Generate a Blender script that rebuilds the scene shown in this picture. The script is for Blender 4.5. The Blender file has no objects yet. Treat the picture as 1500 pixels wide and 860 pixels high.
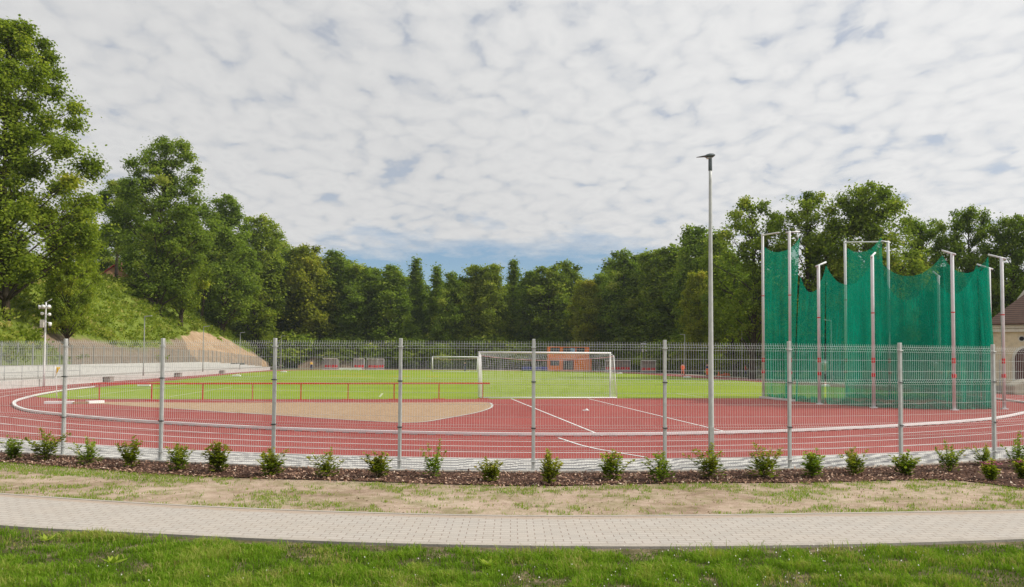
import bpy, math, random
import numpy as np
from mathutils import Vector, Matrix, noise as mnoise

random.seed(7)
RNG = np.random.default_rng(11)
C = bpy.data.collections.new("stadium"); bpy.context.scene.collection.children.link(C)
sc = bpy.context.scene
R = math.radians
HAZE = 0.00016

# ------------------------------------------------------------------ camera
F_PX, CAM_H, PITCH, ROLL = 1230.0, 2.09, 2.3, 0.006
cd = bpy.data.cameras.new("camera"); cam = bpy.data.objects.new("camera", cd); C.objects.link(cam)
cd.sensor_width = 36.0; cd.lens = F_PX / 1500.0 * 36.0
cd.shift_y = (97.0 / F_PX - math.tan(R(PITCH))) * F_PX / 1500.0
cd.clip_start = 0.1; cd.clip_end = 4000
cam.matrix_world = Matrix.Translation((0, 0, CAM_H)) @ Matrix.Rotation(R(90 + PITCH), 4, 'X') @ Matrix.Rotation(ROLL, 4, 'Z')
sc.camera = cam

def ray(px, py):
    x = (px - 750) / F_PX; y = -(py - 430) / F_PX + 97.0 / F_PX - math.tan(R(PITCH))
    c, s = math.cos(ROLL), math.sin(ROLL)
    x, y = x * c - y * s, x * s + y * c
    p = R(PITCH)
    # survey ray of the photograph, used to measure where things stand
    return (x, math.cos(p) - y * math.sin(p), y * math.cos(p) + math.sin(p))
def G(px, py, z=0.0):
    d = ray(px, py); t = (z - CAM_H) / d[2]
    return (d[0] * t, d[1] * t)
def D(px, py, Y):
    d = ray(px, py); t = Y / d[1]
    return Vector((d[0] * t, Y, CAM_H + d[2] * t))

TH = R(7.0)
AX_V = Vector((-math.sin(TH), math.cos(TH), 0)); AX_U = Vector((math.cos(TH), math.sin(TH), 0))
GOAL_C = Vector((1.9, 47.0, 0))

# ------------------------------------------------------------------ mesh helpers
class MB:
    def __init__(s): s.v = []; s.f = []; s.uv = None; s.m = []
    def add(s, vs, fs, mi=0):
        b = len(s.v); s.v.extend([tuple(v) for v in vs]); s.f.extend([tuple(i + b for i in f) for f in fs]); s.m.extend([mi] * len(fs)); return s
    def box(s, c, d, rz=0.0, mi=0, tilt=None):
        x, y, z = d[0] / 2, d[1] / 2, d[2] / 2
        M = Matrix.Rotation(rz, 3, 'Z')
        if tilt is not None: M = M @ tilt
        vs = [Vector(c) + M @ Vector((a * x, b * y, e * z)) for e in (-1, 1) for a, b in ((-1, -1), (1, -1), (1, 1), (-1, 1))]
        return s.add(vs, [(3, 2, 1, 0), (4, 5, 6, 7), (0, 1, 5, 4), (1, 2, 6, 5), (2, 3, 7, 6), (3, 0, 4, 7)], mi)
    def tube(s, pts, r, n=8, mi=0, cap=True):
        pts = [Vector(p) for p in pts]; k = len(pts)
        rs = r if isinstance(r, (list, tuple)) else [r] * k
        vs = []; up = None
        for i, p in enumerate(pts):
            t = (pts[min(i + 1, k - 1)] - pts[max(i - 1, 0)])
            t = t.normalized() if t.length > 1e-9 else Vector((0, 0, 1))
            if up is None:
                up = Vector((1, 0, 0)) if abs(t.x) < .9 else Vector((0, 1, 0))
            a = (up - t * up.dot(t)).normalized(); b = t.cross(a); up = a
            for j in range(n):
                w = 2 * math.pi * j / n
                vs.append(p + (a * math.cos(w) + b * math.sin(w)) * rs[i])
        fs = [(i * n + j, i * n + (j + 1) % n, (i + 1) * n + (j + 1) % n, (i + 1) * n + j) for i in range(k - 1) for j in range(n)]
        if cap: fs += [tuple(range(n))[::-1], tuple((k - 1) * n + j for j in range(n))]
        return s.add(vs, fs, mi)
    def lathe(s, prof, c=(0, 0, 0), n=16, mi=0):
        vs = [(c[0] + r * math.cos(2 * math.pi * j / n), c[1] + r * math.sin(2 * math.pi * j / n), c[2] + z) for r, z in prof for j in range(n)]
        k = len(prof)
        fs = [(i * n + j, i * n + (j + 1) % n, (i + 1) * n + (j + 1) % n, (i + 1) * n + j) for i in range(k - 1) for j in range(n)]
        fs += [tuple(range(n))[::-1], tuple((k - 1) * n + j for j in range(n))]
        return s.add(vs, fs, mi)
    def prism(s, poly, z0, z1, mi=0):
        n = len(poly)
        vs = [(p[0], p[1], z0) for p in poly] + [(p[0], p[1], z1) for p in poly]
        return s.add(vs, [tuple(range(n))[::-1], tuple(range(n, 2 * n))] + [(i, (i + 1) % n, n + (i + 1) % n, n + i) for i in range(n)], mi)
    def extrude(s, poly, a, b, mi=0):
        """poly: points; swept from offset vector a to b"""
        n = len(poly); a = Vector(a); b = Vector(b)
        vs = [Vector(p) + a for p in poly] + [Vector(p) + b for p in poly]
        return s.add(vs, [tuple(range(n))[::-1], tuple(range(n, 2 * n))] + [(i, (i + 1) % n, n + (i + 1) % n, n + i) for i in range(n)], mi)
    def build(s, name, mat=None, parent=None, smooth=False, bevel=0, loc=None):
        me = bpy.data.meshes.new(name); me.from_pydata(s.v, [], s.f); me.update()
        mats = mat if isinstance(mat, (list, tuple)) else [mat]
        for m in mats:
            if m: me.materials.append(m)
        if len(mats) > 1: me.polygons.foreach_set('material_index', s.m)
        if smooth: me.polygons.foreach_set('use_smooth', [True] * len(me.polygons))
        import bmesh
        bm = bmesh.new(); bm.from_mesh(me); bmesh.ops.recalc_face_normals(bm, faces=bm.faces); bm.to_mesh(me); bm.free()
        o = bpy.data.objects.new(name, me); C.objects.link(o)
        if parent: o.parent = parent
        if loc is not None: o.location = loc
        if bevel:
            b = o.modifiers.new('bevel', 'BEVEL'); b.width = bevel; b.segments = 2; b.limit_method = 'ANGLE'
        return o

def np_mesh(name, V, F, tint=None):
    """V (n,3), F (m,k) constant k"""
    V = np.ascontiguousarray(V, dtype=np.float32); F = np.ascontiguousarray(F, dtype=np.int32)
    me = bpy.data.meshes.new(name); m, k = F.shape
    me.vertices.add(len(V)); me.vertices.foreach_set('co', V.ravel())
    me.loops.add(m * k); me.loops.foreach_set('vertex_index', F.ravel())
    me.polygons.add(m); me.polygons.foreach_set('loop_start', np.arange(0, m * k, k, dtype=np.int32))
    try: me.polygons.foreach_set('loop_total', np.full(m, k, dtype=np.int32))
    except Exception: pass
    if tint is not None:
        a = me.attributes.new('tint', 'FLOAT', 'FACE'); a.data.foreach_set('value', np.ascontiguousarray(tint, dtype=np.float32))
    me.update(calc_edges=True); me.validate()
    return me

def link(name, me, mat=None, parent=None, loc=None):
    if mat and not me.materials: me.materials.append(mat)
    o = bpy.data.objects.new(name, me); C.objects.link(o)
    if parent: o.parent = parent
    if loc is not None: o.location = loc
    return o
def tag(o, label=None, cat=None, group=None, kind=None):
    if label: o['label'] = label
    if cat: o['category'] = cat
    if group: o['group'] = group
    if kind: o['kind'] = kind
    return o
def thing(name, loc, label, cat, group=None, rz=0.0):
    o = bpy.data.objects.new(name, None); C.objects.link(o); o.location = loc; o.rotation_euler = (0, 0, rz)
    o.empty_display_size = .3
    return tag(o, label, cat, group)
def copy_tree(o, parent=None, label=None):
    c = o.copy(); C.objects.link(c)
    if parent is not None: c.parent = parent
    for ch in list(o.children): copy_tree(ch, c)
    if label: c['label'] = label
    return c

def spline(pts, per=8, closed=False):
    P = [np.array(p, float) for p in pts]; n = len(P); out = []
    rng = range(n if closed else n - 1)
    for i in rng:
        p1, p2 = P[i], P[(i + 1) % n]
        p0 = P[i - 1] if (closed or i > 0) else 2 * p1 - p2
        p3 = P[(i + 2) % n] if (closed or i < n - 2) else 2 * p2 - p1
        t0 = 0; t1 = t0 + max(np.linalg.norm(p1 - p0), 1e-6) ** .5; t2 = t1 + max(np.linalg.norm(p2 - p1), 1e-6) ** .5; t3 = t2 + max(np.linalg.norm(p3 - p2), 1e-6) ** .5
        for k in range(per):
            t = t1 + (t2 - t1) * k / per
            A1 = (t1 - t) / (t1 - t0) * p0 + (t - t0) / (t1 - t0) * p1
            A2 = (t2 - t) / (t2 - t1) * p1 + (t - t1) / (t2 - t1) * p2
            A3 = (t3 - t) / (t3 - t2) * p2 + (t - t2) / (t3 - t2) * p3
            B1 = (t2 - t) / (t2 - t0) * A1 + (t - t0) / (t2 - t0) * A2
            B2 = (t3 - t) / (t3 - t1) * A2 + (t - t1) / (t3 - t1) * A3
            out.append((t2 - t) / (t2 - t1) * B1 + (t - t1) / (t2 - t1) * B2)
    if not closed: out.append(P[-1])
    return np.array(out)
def resample(P, step):
    P = np.array(P); d = np.r_[0, np.cumsum(np.linalg.norm(np.diff(P, axis=0), axis=1))]
    n = max(2, int(d[-1] / step) + 1); s = np.linspace(0, d[-1], n)
    return np.stack([np.interp(s, d, P[:, i]) for i in range(P.shape[1])], 1)
def offset(P, d, closed=False):
    """offset to the right-hand side of travel"""
    P = np.array(P)
    if closed: T = np.roll(P, -1, 0) - np.roll(P, 1, 0)
    else: T = np.gradient(P, axis=0)
    T /= np.linalg.norm(T, axis=1)[:, None] + 1e-9
    N = np.stack([T[:, 1], -T[:, 0]], 1)
    return P + N * d
def ribbon(name, A, B, z, mat, kind='structure', parent=None, uv=True):
    """flat sheet between two polylines with equal counts; UV in metres"""
    n = len(A); vs = [(p[0], p[1], z) for p in A] + [(p[0], p[1], z) for p in B]
    fs = [(i, i + 1, n + i + 1, n + i) for i in range(n - 1)]
    me = bpy.data.meshes.new(name); me.from_pydata(vs, [], fs)
    me.update()
    if n > 1:
        Mid = (np.array(A) + np.array(B)) / 2
        s = np.r_[0, np.cumsum(np.linalg.norm(np.diff(Mid, axis=0), axis=1))]
        w = np.linalg.norm(np.array(B) - np.array(A), axis=1)
        u = me.uv_layers.new(name='UVMap')
        for l in me.loops:
            i = l.vertex_index
            u.data[l.index].uv = (s[i % n], 0.0 if i < n else w[i % n])
    if me.polygons and me.polygons[0].normal.z < 0: me.flip_normals()
    o = link(name, me, mat, parent)
    if kind: o['kind'] = kind
    return o
def sheet(name, poly, z, mat, kind='structure'):
    me = bpy.data.meshes.new(name); me.from_pydata([(p[0], p[1], z) for p in poly], [], [tuple(range(len(poly)))]); me.update()
    if me.polygons[0].normal.z < 0: me.flip_normals()
    o = link(name, me, mat)
    if kind: o['kind'] = kind
    return o

# ------------------------------------------------------------------ materials
class NT:
    def __init__(s, name):
        s.m = bpy.data.materials.new(name); s.m.use_nodes = True; s.t = s.m.node_tree; s.t.nodes.clear()
        s.out = s.t.nodes.new('ShaderNodeOutputMaterial')
    def n(s, typ, **kw):
        nd = s.t.nodes.new('ShaderNode' + typ)
        for k, v in kw.items():
            if k.startswith('i_'):
                key = k[2:]; key = int(key) if key.isdigit() else key.replace('_', ' ')
                nd.inputs[key].default_value = v
            else: setattr(nd, k, v)
        return nd
    def l(s, a, b): s.t.links.new(a, b)
    def math(s, op, a, b=None, c=None):
        nd = s.t.nodes.new('ShaderNodeMath'); nd.operation = op
        for i, v in enumerate((a, b, c)):
            if v is None: continue
            if hasattr(v, 'is_output'): s.l(v, nd.inputs[i])
            else: nd.inputs[i].default_value = v
        return nd.outputs[0]
    def mix(s, fac, a, b, blend='MIX'):
        nd = s.t.nodes.new('ShaderNodeMix'); nd.data_type = 'RGBA'; nd.blend_type = blend
        for sock, v in ((nd.inputs[0], fac), (nd.inputs[6], a), (nd.inputs[7], b)):
            if hasattr(v, 'is_output'): s.l(v, sock)
            else: sock.default_value = v if not isinstance(v, tuple) else (*v[:3], 1)
        return nd.outputs[2]
    def noise(s, vec, scale, detail=4, rough=.55, dist=0):
        nd = s.n('TexNoise', i_Scale=scale, i_Detail=detail, i_Roughness=rough, i_Distortion=dist)
        if vec is not None: s.l(vec, nd.inputs['Vector'])
        return nd.outputs[0]
    def ramp(s, fac, stops, interp='LINEAR'):
        nd = s.t.nodes.new('ShaderNodeValToRGB'); cr = nd.color_ramp; cr.interpolation = interp
        while len(cr.elements) < len(stops): cr.elements.new(.5)
        for e, (p, c) in zip(cr.elements, stops):
            e.position = p; e.color = (*c, 1) if isinstance(c, tuple) else (c, c, c, 1)
        s.l(fac, nd.inputs[0]); return nd.outputs[0]
    def pos(s): return s.n('NewGeometry').outputs['Position']
    def obj(s): return s.n('TexCoord').outputs['Object']
    def uvc(s): return s.n('TexCoord').outputs['UV']
    def bump(s, h, strength=.3, dist=.02):
        nd = s.n('Bump', i_Strength=strength, i_Distance=dist); s.l(h, nd.inputs['Height']); return nd.outputs[0]
    def pbr(s, col, rough=.6, metal=0, normal=None, spec=.3):
        b = s.n('BsdfPrincipled'); b.inputs['Metallic'].default_value = metal
        b.inputs['Specular IOR Level'].default_value = spec
        if hasattr(col, 'is_output'): s.l(col, b.inputs['Base Color'])
        else: b.inputs['Base Color'].default_value = (*col, 1)
        if hasattr(rough, 'is_output'): s.l(rough, b.inputs['Roughness'])
        else: b.inputs['Roughness'].default_value = rough
        if normal is not None: s.l(normal, b.inputs['Normal'])
        s.l(b.outputs[0], s.out.inputs[0]); return b

def paint(name, col, rough=.5, metal=0, var=.25, scale=6, spec=.3, bump=0):
    t = NT(name); o = t.obj()
    n = t.noise(o, scale, 5, .6)
    n2 = t.noise(o, scale * 9, 3, .6)
    f = t.math('ADD', t.math('MULTIPLY', n, .7), t.math('MULTIPLY', n2, .3))
    lo = tuple(c * (1 - var) for c in col); hi = tuple(min(1, c * (1 + var)) for c in col)
    colr = t.ramp(f, [(.3, lo), (.7, hi)])
    rg = t.ramp(n2, [(.3, max(.05, rough - .1)), (.7, min(1, rough + .1))])
    t.pbr(colr, rg, metal, t.bump(n2, bump, .005) if bump else None, spec)
    return t.m

M = {}
M['galv'] = paint('galvanised_steel', (.50, .51, .49), .55, .15, .15, 9)
M['wire'] = paint('galvanised_wire', (.62, .63, .61), .5, .1, .12, 3)
M['wire_far'] = paint('distant_grey_wire', (.34, .35, .35), .5, .2, .12, 3)
M['clamp'] = paint('dark_clamp_plastic', (.04, .045, .05), .5)
M['white'] = paint('white_paint', (.78, .78, .77), .45, 0, .06, 4)
M['alu'] = paint('aluminium_pole', (.70, .70, .71), .45, .1, .10, 3)
M['red_paint'] = paint('red_rail_paint', (.52, .035, .025), .4, 0, .15)
M['red_seat'] = paint('red_plastic', (.62, .03, .035), .4, 0, .1)
M['black'] = paint('black_plastic', (.02, .02, .022), .5)
M['lamp_grey'] = paint('lamp_head_grey', (.13, .15, .16), .5, .2)
M['yellow'] = paint('yellow_cloth', (.75, .48, .02), .8, 0, .1)
M['lime'] = paint('lime_cloth', (.55, .60, .05), .8, 0, .1)
M['orange'] = paint('orange_container_paint', (.95, .235, .02), .5, 0, .1, 3)
M['orange_dark'] = paint('orange_rib_paint', (.90, .20, .02), .5, 0, .1, 3)
M['hivis'] = paint('hi_vis_cloth', (.95, .16, .03), .8, 0, .08)
M['navy'] = paint('navy_cloth', (.02, .035, .12), .8)
M['blue_mat'] = paint('blue_mat_cover', (.03, .05, .26), .6, 0, .2)
M['skin'] = paint('skin', (.50, .30, .22), .6, 0, .05)
M['hair'] = paint('hair', (.04, .025, .015), .7)
M['rope'] = paint('white_net_cord', (.72, .72, .70), .8, 0, .05)
M['pink_rope'] = paint('pink_cord', (.72, .42, .40), .8, 0, .1)
M['rubber'] = paint('rubber', (.018, .018, .018), .8)
M['car'] = paint('car_paint', (.30, .28, .27), .3, .5, .05, 2, .5)
M['wood_strip'] = paint('bare_wood', (.32, .20, .11), .8, 0, .3)
def glass(name, col=(.03, .04, .05), rough=.08):
    t = NT(name); n = t.noise(t.obj(), 2.0, 3)
    t.pbr(t.ramp(n, [(.3, tuple(c * .7 for c in col)), (.7, tuple(c * 1.4 for c in col))]), rough, 0, None, .8); return t.m
M['glass'] = glass('dark_window_glass'); M['glass_reflection'] = glass('blue_reflection_glass', (.25, .42, .62), .2)  # the blue glass has a reflection painted into its base colour
def clear_sheet():
    t = NT('clear_shelter_sheet'); a = t.n('BsdfTransparent', i_Color=(.85, .88, .9, 1)); b = t.n('BsdfPrincipled', i_Roughness=.2)
    n = t.noise(t.obj(), 3, 3); t.l(t.ramp(n, [(.3, (.5, .48, .48)), (.7, (.65, .62, .62))]), b.inputs['Base Color'])
    m = t.n('MixShader', i_0=.45); t.l(a.outputs[0], m.inputs[1]); t.l(b.outputs[0], m.inputs[2]); t.l(m.outputs[0], t.out.inputs[0]); return t.m
M['clear'] = clear_sheet()

def track_mat():
    t = NT('red_track_rubber'); p = t.pos()
    big = t.noise(p, .16, 7, .68, .8); mid = t.noise(p, 1.3, 6, .7); fine = t.noise(p, 60, 2, .7)
    f = t.math('ADD', t.math('ADD', t.math('MULTIPLY', big, .5), t.math('MULTIPLY', mid, .3)), t.math('MULTIPLY', fine, .2))
    col = t.ramp(f, [(.32, (.215, .040, .033)), (.50, (.280, .055, .045)), (.68, (.345, .077, .064))])
    t.pbr(col, .85, 0, t.bump(fine, .4, .01), .25); return t.m
M['track'] = track_mat()
def line_mat():
    t = NT('white_line_paint'); p = t.pos()
    f = t.noise(p, 12, 6, .7)
    t.pbr(t.ramp(f, [(.25, (.55, .50, .48)), (.5, (.74, .73, .71)), (.8, (.80, .79, .78))]), .7); return t.m
M['line'] = line_mat()
def turf_line():
    t = NT('faded_pitch_line'); p = t.pos(); f = t.noise(p, 5, 6, .75)
    t.pbr(t.ramp(f, [(.35, (.22, .27, .07)), (.55, (.50, .54, .36)), (.8, (.62, .64, .52))]), .9); return t.m
M['turf_line'] = turf_line()
def pitch_mat():
    t = NT('mown_pitch_grass'); p = t.pos()
    mp = t.n('Mapping'); mp.inputs['Rotation'].default_value = (0, 0, -TH); t.l(p, mp.inputs['Vector'])
    sx = t.n('SeparateXYZ'); t.l(mp.outputs[0], sx.inputs[0])
    st = t.math('SINE', t.math('MULTIPLY', sx.outputs[1], math.pi / 4.5))
    big = t.noise(mp.outputs[0], .07, 6, .65); mid = t.noise(p, .9, 6, .7); fine = t.noise(p, 25, 3, .7)
    f = t.math('ADD', t.math('ADD', t.math('MULTIPLY', big, .45), t.math('MULTIPLY', mid, .3)), t.math('MULTIPLY', fine, .25))
    f = t.math('ADD', f, t.math('MULTIPLY', st, .018))
    col = t.ramp(f, [(.30, (.135, .205, .013)), (.48, (.198, .278, .018)), (.60, (.268, .328, .028)), (.74, (.37, .36, .07))])
    t.pbr(col, .95, 0, t.bump(fine, .6, .03), .15); return t.m
M['pitch'] = pitch_mat()
def soil_mat():
    t = NT('dry_soil_verge'); p = t.pos()
    big = t.noise(p, .55, 6, .65); mid = t.noise(p, 4, 6, .7, .4); fine = t.noise(p, 45, 4, .75)
    f = t.math('ADD', t.math('ADD', t.math('MULTIPLY', big, .4), t.math('MULTIPLY', mid, .35)), t.math('MULTIPLY', fine, .25))
    col = t.ramp(f, [(.34, (.16, .11, .07)), (.44, (.31, .225, .16)), (.54, (.46, .355, .27)), (.66, (.58, .47, .37))])
    gm = t.ramp(t.noise(p, 1.6, 7, .75), [(.47, 0.0), (.62, 1.0)])
    col = t.mix(t.math('MULTIPLY', gm, .5), col, (.16, .17, .045))
    t.pbr(col, .95, 0, t.bump(f, .9, .05), .1); return t.m
M['soil'] = soil_mat()
def lawn_mat():
    t = NT('lawn_soil'); p = t.pos()
    f = t.noise(p, 3, 7, .75)
    t.pbr(t.ramp(f, [(.32, (.055, .065, .018)), (.5, (.12, .105, .05)), (.68, (.34, .26, .18))]), .95, 0, t.bump(t.noise(p, 30, 4, .7), .8, .04), .1); return t.m
M['lawn'] = lawn_mat()
def ground_mat():
    t = NT('rough_ground'); p = t.pos()
    f = t.noise(p, .3, 8, .7); g = t.noise(p, 6, 5, .7)
    ff = t.math('ADD', t.math('MULTIPLY', f, .6), t.math('MULTIPLY', g, .4))
    t.pbr(t.ramp(ff, [(.3, (.04, .055, .016)), (.5, (.07, .095, .022)), (.7, (.16, .14, .07))]), .95, 0, t.bump(g, .7, .05), .1); return t.m
M['ground'] = ground_mat()
def path_mat():
    t = NT('pale_block_paving'); u = t.uvc()
    b = t.n('TexBrick', offset=.42, i_Scale=1.0); b.inputs['Brick Width'].default_value = .20; b.inputs['Row Height'].default_value = .115
    b.inputs['Mortar Size'].default_value = .0065; b.inputs['Mortar Smooth'].default_value = .25
    b.inputs['Color1'].default_value = (.385, .36, .325, 1); b.inputs['Color2'].default_value = (.435, .405, .365, 1); b.inputs['Mortar'].default_value = (.20, .155, .13, 1)
    t.l(u, b.inputs['Vector'])
    p = t.pos(); f = t.noise(p, 1.1, 6, .7); g = t.noise(p, 70, 3, .7)
    col = t.mix(t.ramp(f, [(.3, .0), (.7, .35)]), b.outputs[0], (.40, .325, .25), 'MIX')
    su = t.n('SeparateXYZ'); t.l(u, su.inputs[0]); rim = t.math('MAXIMUM', t.math('SUBTRACT', 1.0, t.math('MULTIPLY', su.outputs[1], 3.5)), 0.0)
    spill = t.ramp(t.math('ADD', rim, t.math('MULTIPLY', t.noise(p, 4, 6, .75), .9)), [(.75, 0.0), (1.15, .8)])
    col = t.mix(spill, col, (.36, .27, .20))
    wn = t.n('TexWhiteNoise', noise_dimensions='2D'); rowi = t.math('FLOOR', t.math('DIVIDE', su.outputs[1], .115)); cbb = t.n('CombineXYZ'); t.l(t.math('FLOOR', t.math('DIVIDE', su.outputs[0], .20)), cbb.inputs[0]); t.l(rowi, cbb.inputs[1]); t.l(cbb.outputs[0], wn.inputs['Vector'])
    col = t.mix(t.ramp(wn.outputs[0], [(.80, 0.0), (1.0, .22)]), col, (.33, .30, .27))
    col = t.mix(t.ramp(g, [(.35, .0), (.7, .25)]), col, (.60, .55, .48))
    h = t.math('SUBTRACT', t.math('MULTIPLY', g, .15), b.outputs['Fac'])
    t.pbr(col, .85, 0, t.bump(h, .5, .01), .25); return t.m
M['path'] = path_mat()
def kerb_mat(name='concrete_kerb', col=(.40, .36, .31)):
    t = NT(name); p = t.pos(); f = t.noise(p, 3, 7, .7); g = t.noise(p, 40, 3)
    ff = t.math('ADD', t.math('MULTIPLY', f, .65), t.math('MULTIPLY', g, .35))
    t.pbr(t.ramp(ff, [(.3, tuple(c * .62 for c in col)), (.5, col), (.75, tuple(c * 1.18 for c in col))]), .9, 0, t.bump(g, .5, .01), .2); return t.m
M['kerb'] = kerb_mat()
M['concrete'] = kerb_mat('pale_concrete', (.52, .51, .48))
M['terrace'] = kerb_mat('grey_terrace_concrete', (.33, .30, .27))
M['beige_paving'] = kerb_mat('beige_paving', (.42, .37, .31))
M['stone'] = kerb_mat('beige_stone', (.40, .36, .29))
def strip_mat():
    t = NT('two_tone_block_paving'); u = t.uvc(); s = t.n('SeparateXYZ'); t.l(u, s.inputs[0])
    row = t.math('FLOOR', t.math('DIVIDE', s.outputs[1], .10))
    xs = t.math('ADD', s.outputs[0], t.math('MULTIPLY', row, .10))
    blk = t.math('FLOOR', t.math('DIVIDE', xs, .20))
    # colour pattern laid in diagonal runs of grey and white blocks
    q = t.math('SUBTRACT', t.math('MULTIPLY', blk, .20), t.math('MULTIPLY', row, .30))
    wn = t.n('TexWhiteNoise', noise_dimensions='2D'); cb = t.n('CombineXYZ'); t.l(blk, cb.inputs[0]); t.l(row, cb.inputs[1]); t.l(cb.outputs[0], wn.inputs['Vector'])
    ph = t.math('FRACT', t.math('DIVIDE', t.math('ADD', q, t.math('MULTIPLY', wn.outputs[0], .1)), .80))
    grey = t.math('LESS_THAN', ph, .45)
    c1 = t.mix(wn.outputs[0], (.52, .51, .48), (.62, .61, .57)); c2 = t.mix(wn.outputs[0], (.12, .12, .13), (.21, .21, .22))
    col = t.mix(grey, c1, c2)
    fy = t.math('FRACT', t.math('DIVIDE', s.outputs[1], .10)); fx = t.math('FRACT', t.math('DIVIDE', xs, .20))
    mo = t.math('MAXIMUM', t.math('LESS_THAN', fy, .06), t.math('LESS_THAN', fx, .03))
    col = t.mix(t.math('MULTIPLY', mo, .6), col, (.18, .17, .16))
    f = t.noise(t.pos(), 2, 6, .7)
    col = t.mix(t.ramp(f, [(.35, 0.0), (.7, .35)]), col, (.44, .40, .35))
    t.pbr(col, .85, 0, None, .25); return t.m
M['strip'] = strip_mat()
def gravel_mat():
    t = NT('fine_sand_gravel'); p = t.pos(); f = t.noise(p, 2.2, 7, .75); g = t.noise(p, 28, 4, .8)
    ff = t.math('ADD', t.math('MULTIPLY', f, .5), t.math('MULTIPLY', g, .5))
    t.pbr(t.ramp(ff, [(.34, (.28, .17, .10)), (.5, (.43, .29, .18)), (.66, (.52, .38, .25))]), .95, 0, t.bump(g, 1, .04), .1); return t.m
M['gravel'] = gravel_mat()
def tinted(name, stops, rough=.9, spec=.1):
    t = NT(name); a = t.n('Attribute', attribute_name='tint')
    n = t.noise(t.pos(), 40, 2)
    f = t.math('ADD', a.outputs['Fac'], t.math('MULTIPLY', t.math('SUBTRACT', n, .5), .15))
    t.pbr(t.ramp(f, stops), rough, 0, None, spec); return t.m
M['bark'] = tinted('bark_chips', [(0, (.07, .038, .027)), (.3, (.20, .112, .077)), (.65, (.35, .215, .15)), (.9, (.52, .35, .25)), (1, (.70, .58, .46))])
def leafy(name, stops, trans=.35, rough=.6, objcol=True):
    t = NT(name); a = t.n('Attribute', attribute_name='tint')
    col = t.ramp(a.outputs['Fac'], stops)
    oi = t.n('ObjectInfo')
    if objcol: col = t.mix(1.0, col, oi.outputs['Color'], 'MULTIPLY')
    d = t.n('BsdfDiffuse'); t.l(col, d.inputs[0]); tr = t.n('BsdfTranslucent')
    tc = t.mix(1.0, col, (1.15, 1.25, .55), 'MULTIPLY'); t.l(tc, tr.inputs[0])
    m = t.n('MixShader', i_0=trans); t.l(d.outputs[0], m.inputs[1]); t.l(tr.outputs[0], m.inputs[2])
    t.l(m.outputs[0], t.out.inputs[0]); return t.m
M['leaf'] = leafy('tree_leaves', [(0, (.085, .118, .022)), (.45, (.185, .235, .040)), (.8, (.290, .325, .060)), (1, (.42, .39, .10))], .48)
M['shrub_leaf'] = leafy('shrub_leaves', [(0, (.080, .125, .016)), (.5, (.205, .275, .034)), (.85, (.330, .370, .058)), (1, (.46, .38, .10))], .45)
M['grass'] = leafy('grass_blades', [(0, (.075, .135, .012)), (.4, (.140, .255, .020)), (.75, (.215, .345, .032)), (.92, (.34, .36, .09)), (1, (.43, .35, .17))], .4, .7, False)
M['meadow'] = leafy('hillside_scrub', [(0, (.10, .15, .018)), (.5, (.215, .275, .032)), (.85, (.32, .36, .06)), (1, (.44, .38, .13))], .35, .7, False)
def bark_mat():
    t = NT('tree_bark'); o = t.obj(); mp = t.n('Mapping'); mp.inputs['Scale'].default_value = (3, 3, .6); t.l(o, mp.inputs[0])
    f = t.noise(mp.outputs[0], 3, 6, .7)
    t.pbr(t.ramp(f, [(.3, (.035, .027, .020)), (.55, (.085, .066, .050)), (.75, (.15, .125, .10))]), .95, 0, t.bump(f, 1, .05), .1); return t.m
M['treebark'] = bark_mat()
M['stem'] = paint('shrub_stem', (.10, .075, .035), .8, 0, .3)
M['petal'] = tinted('pink_petals', [(0, (.45, .10, .18)), (1, (.65, .22, .32))])
M['clover'] = tinted('white_clover_heads', [(0, (.62, .58, .50)), (1, (.80, .80, .76))])
def net_mat():
    t = NT('green_cage_netting'); o = t.pos()
    n = t.noise(o, 1.0, 4, .6); mpn = t.n('Mapping'); mpn.inputs['Scale'].default_value = (1, 1, .06); t.l(o, mpn.inputs[0]); n2 = t.noise(mpn.outputs[0], 5.5, 5, .65)
    f = t.math('ADD', t.math('MULTIPLY', n, .5), t.math('MULTIPLY', n2, .5))
    col = t.ramp(f, [(.3, (.002, .21, .128)), (.5, (.003, .28, .175)), (.7, (.006, .35, .225))])
    d = t.n('BsdfDiffuse'); t.l(col, d.inputs[0]); tr = t.n('BsdfTranslucent'); t.l(col, tr.inputs[0])
    m = t.n('MixShader', i_0=.45); t.l(d.outputs[0], m.inputs[1]); t.l(tr.outputs[0], m.inputs[2])
    tp = t.n('BsdfTransparent'); m2 = t.n('MixShader')
    cov = t.ramp(n2, [(.30, .57), (.70, .70)])
    t.l(cov, m2.inputs[0]); t.l(tp.outputs[0], m2.inputs[1]); t.l(m.outputs[0], m2.inputs[2]); t.l(m2.outputs[0], t.out.inputs[0]); return t.m
M['net'] = net_mat()
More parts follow.
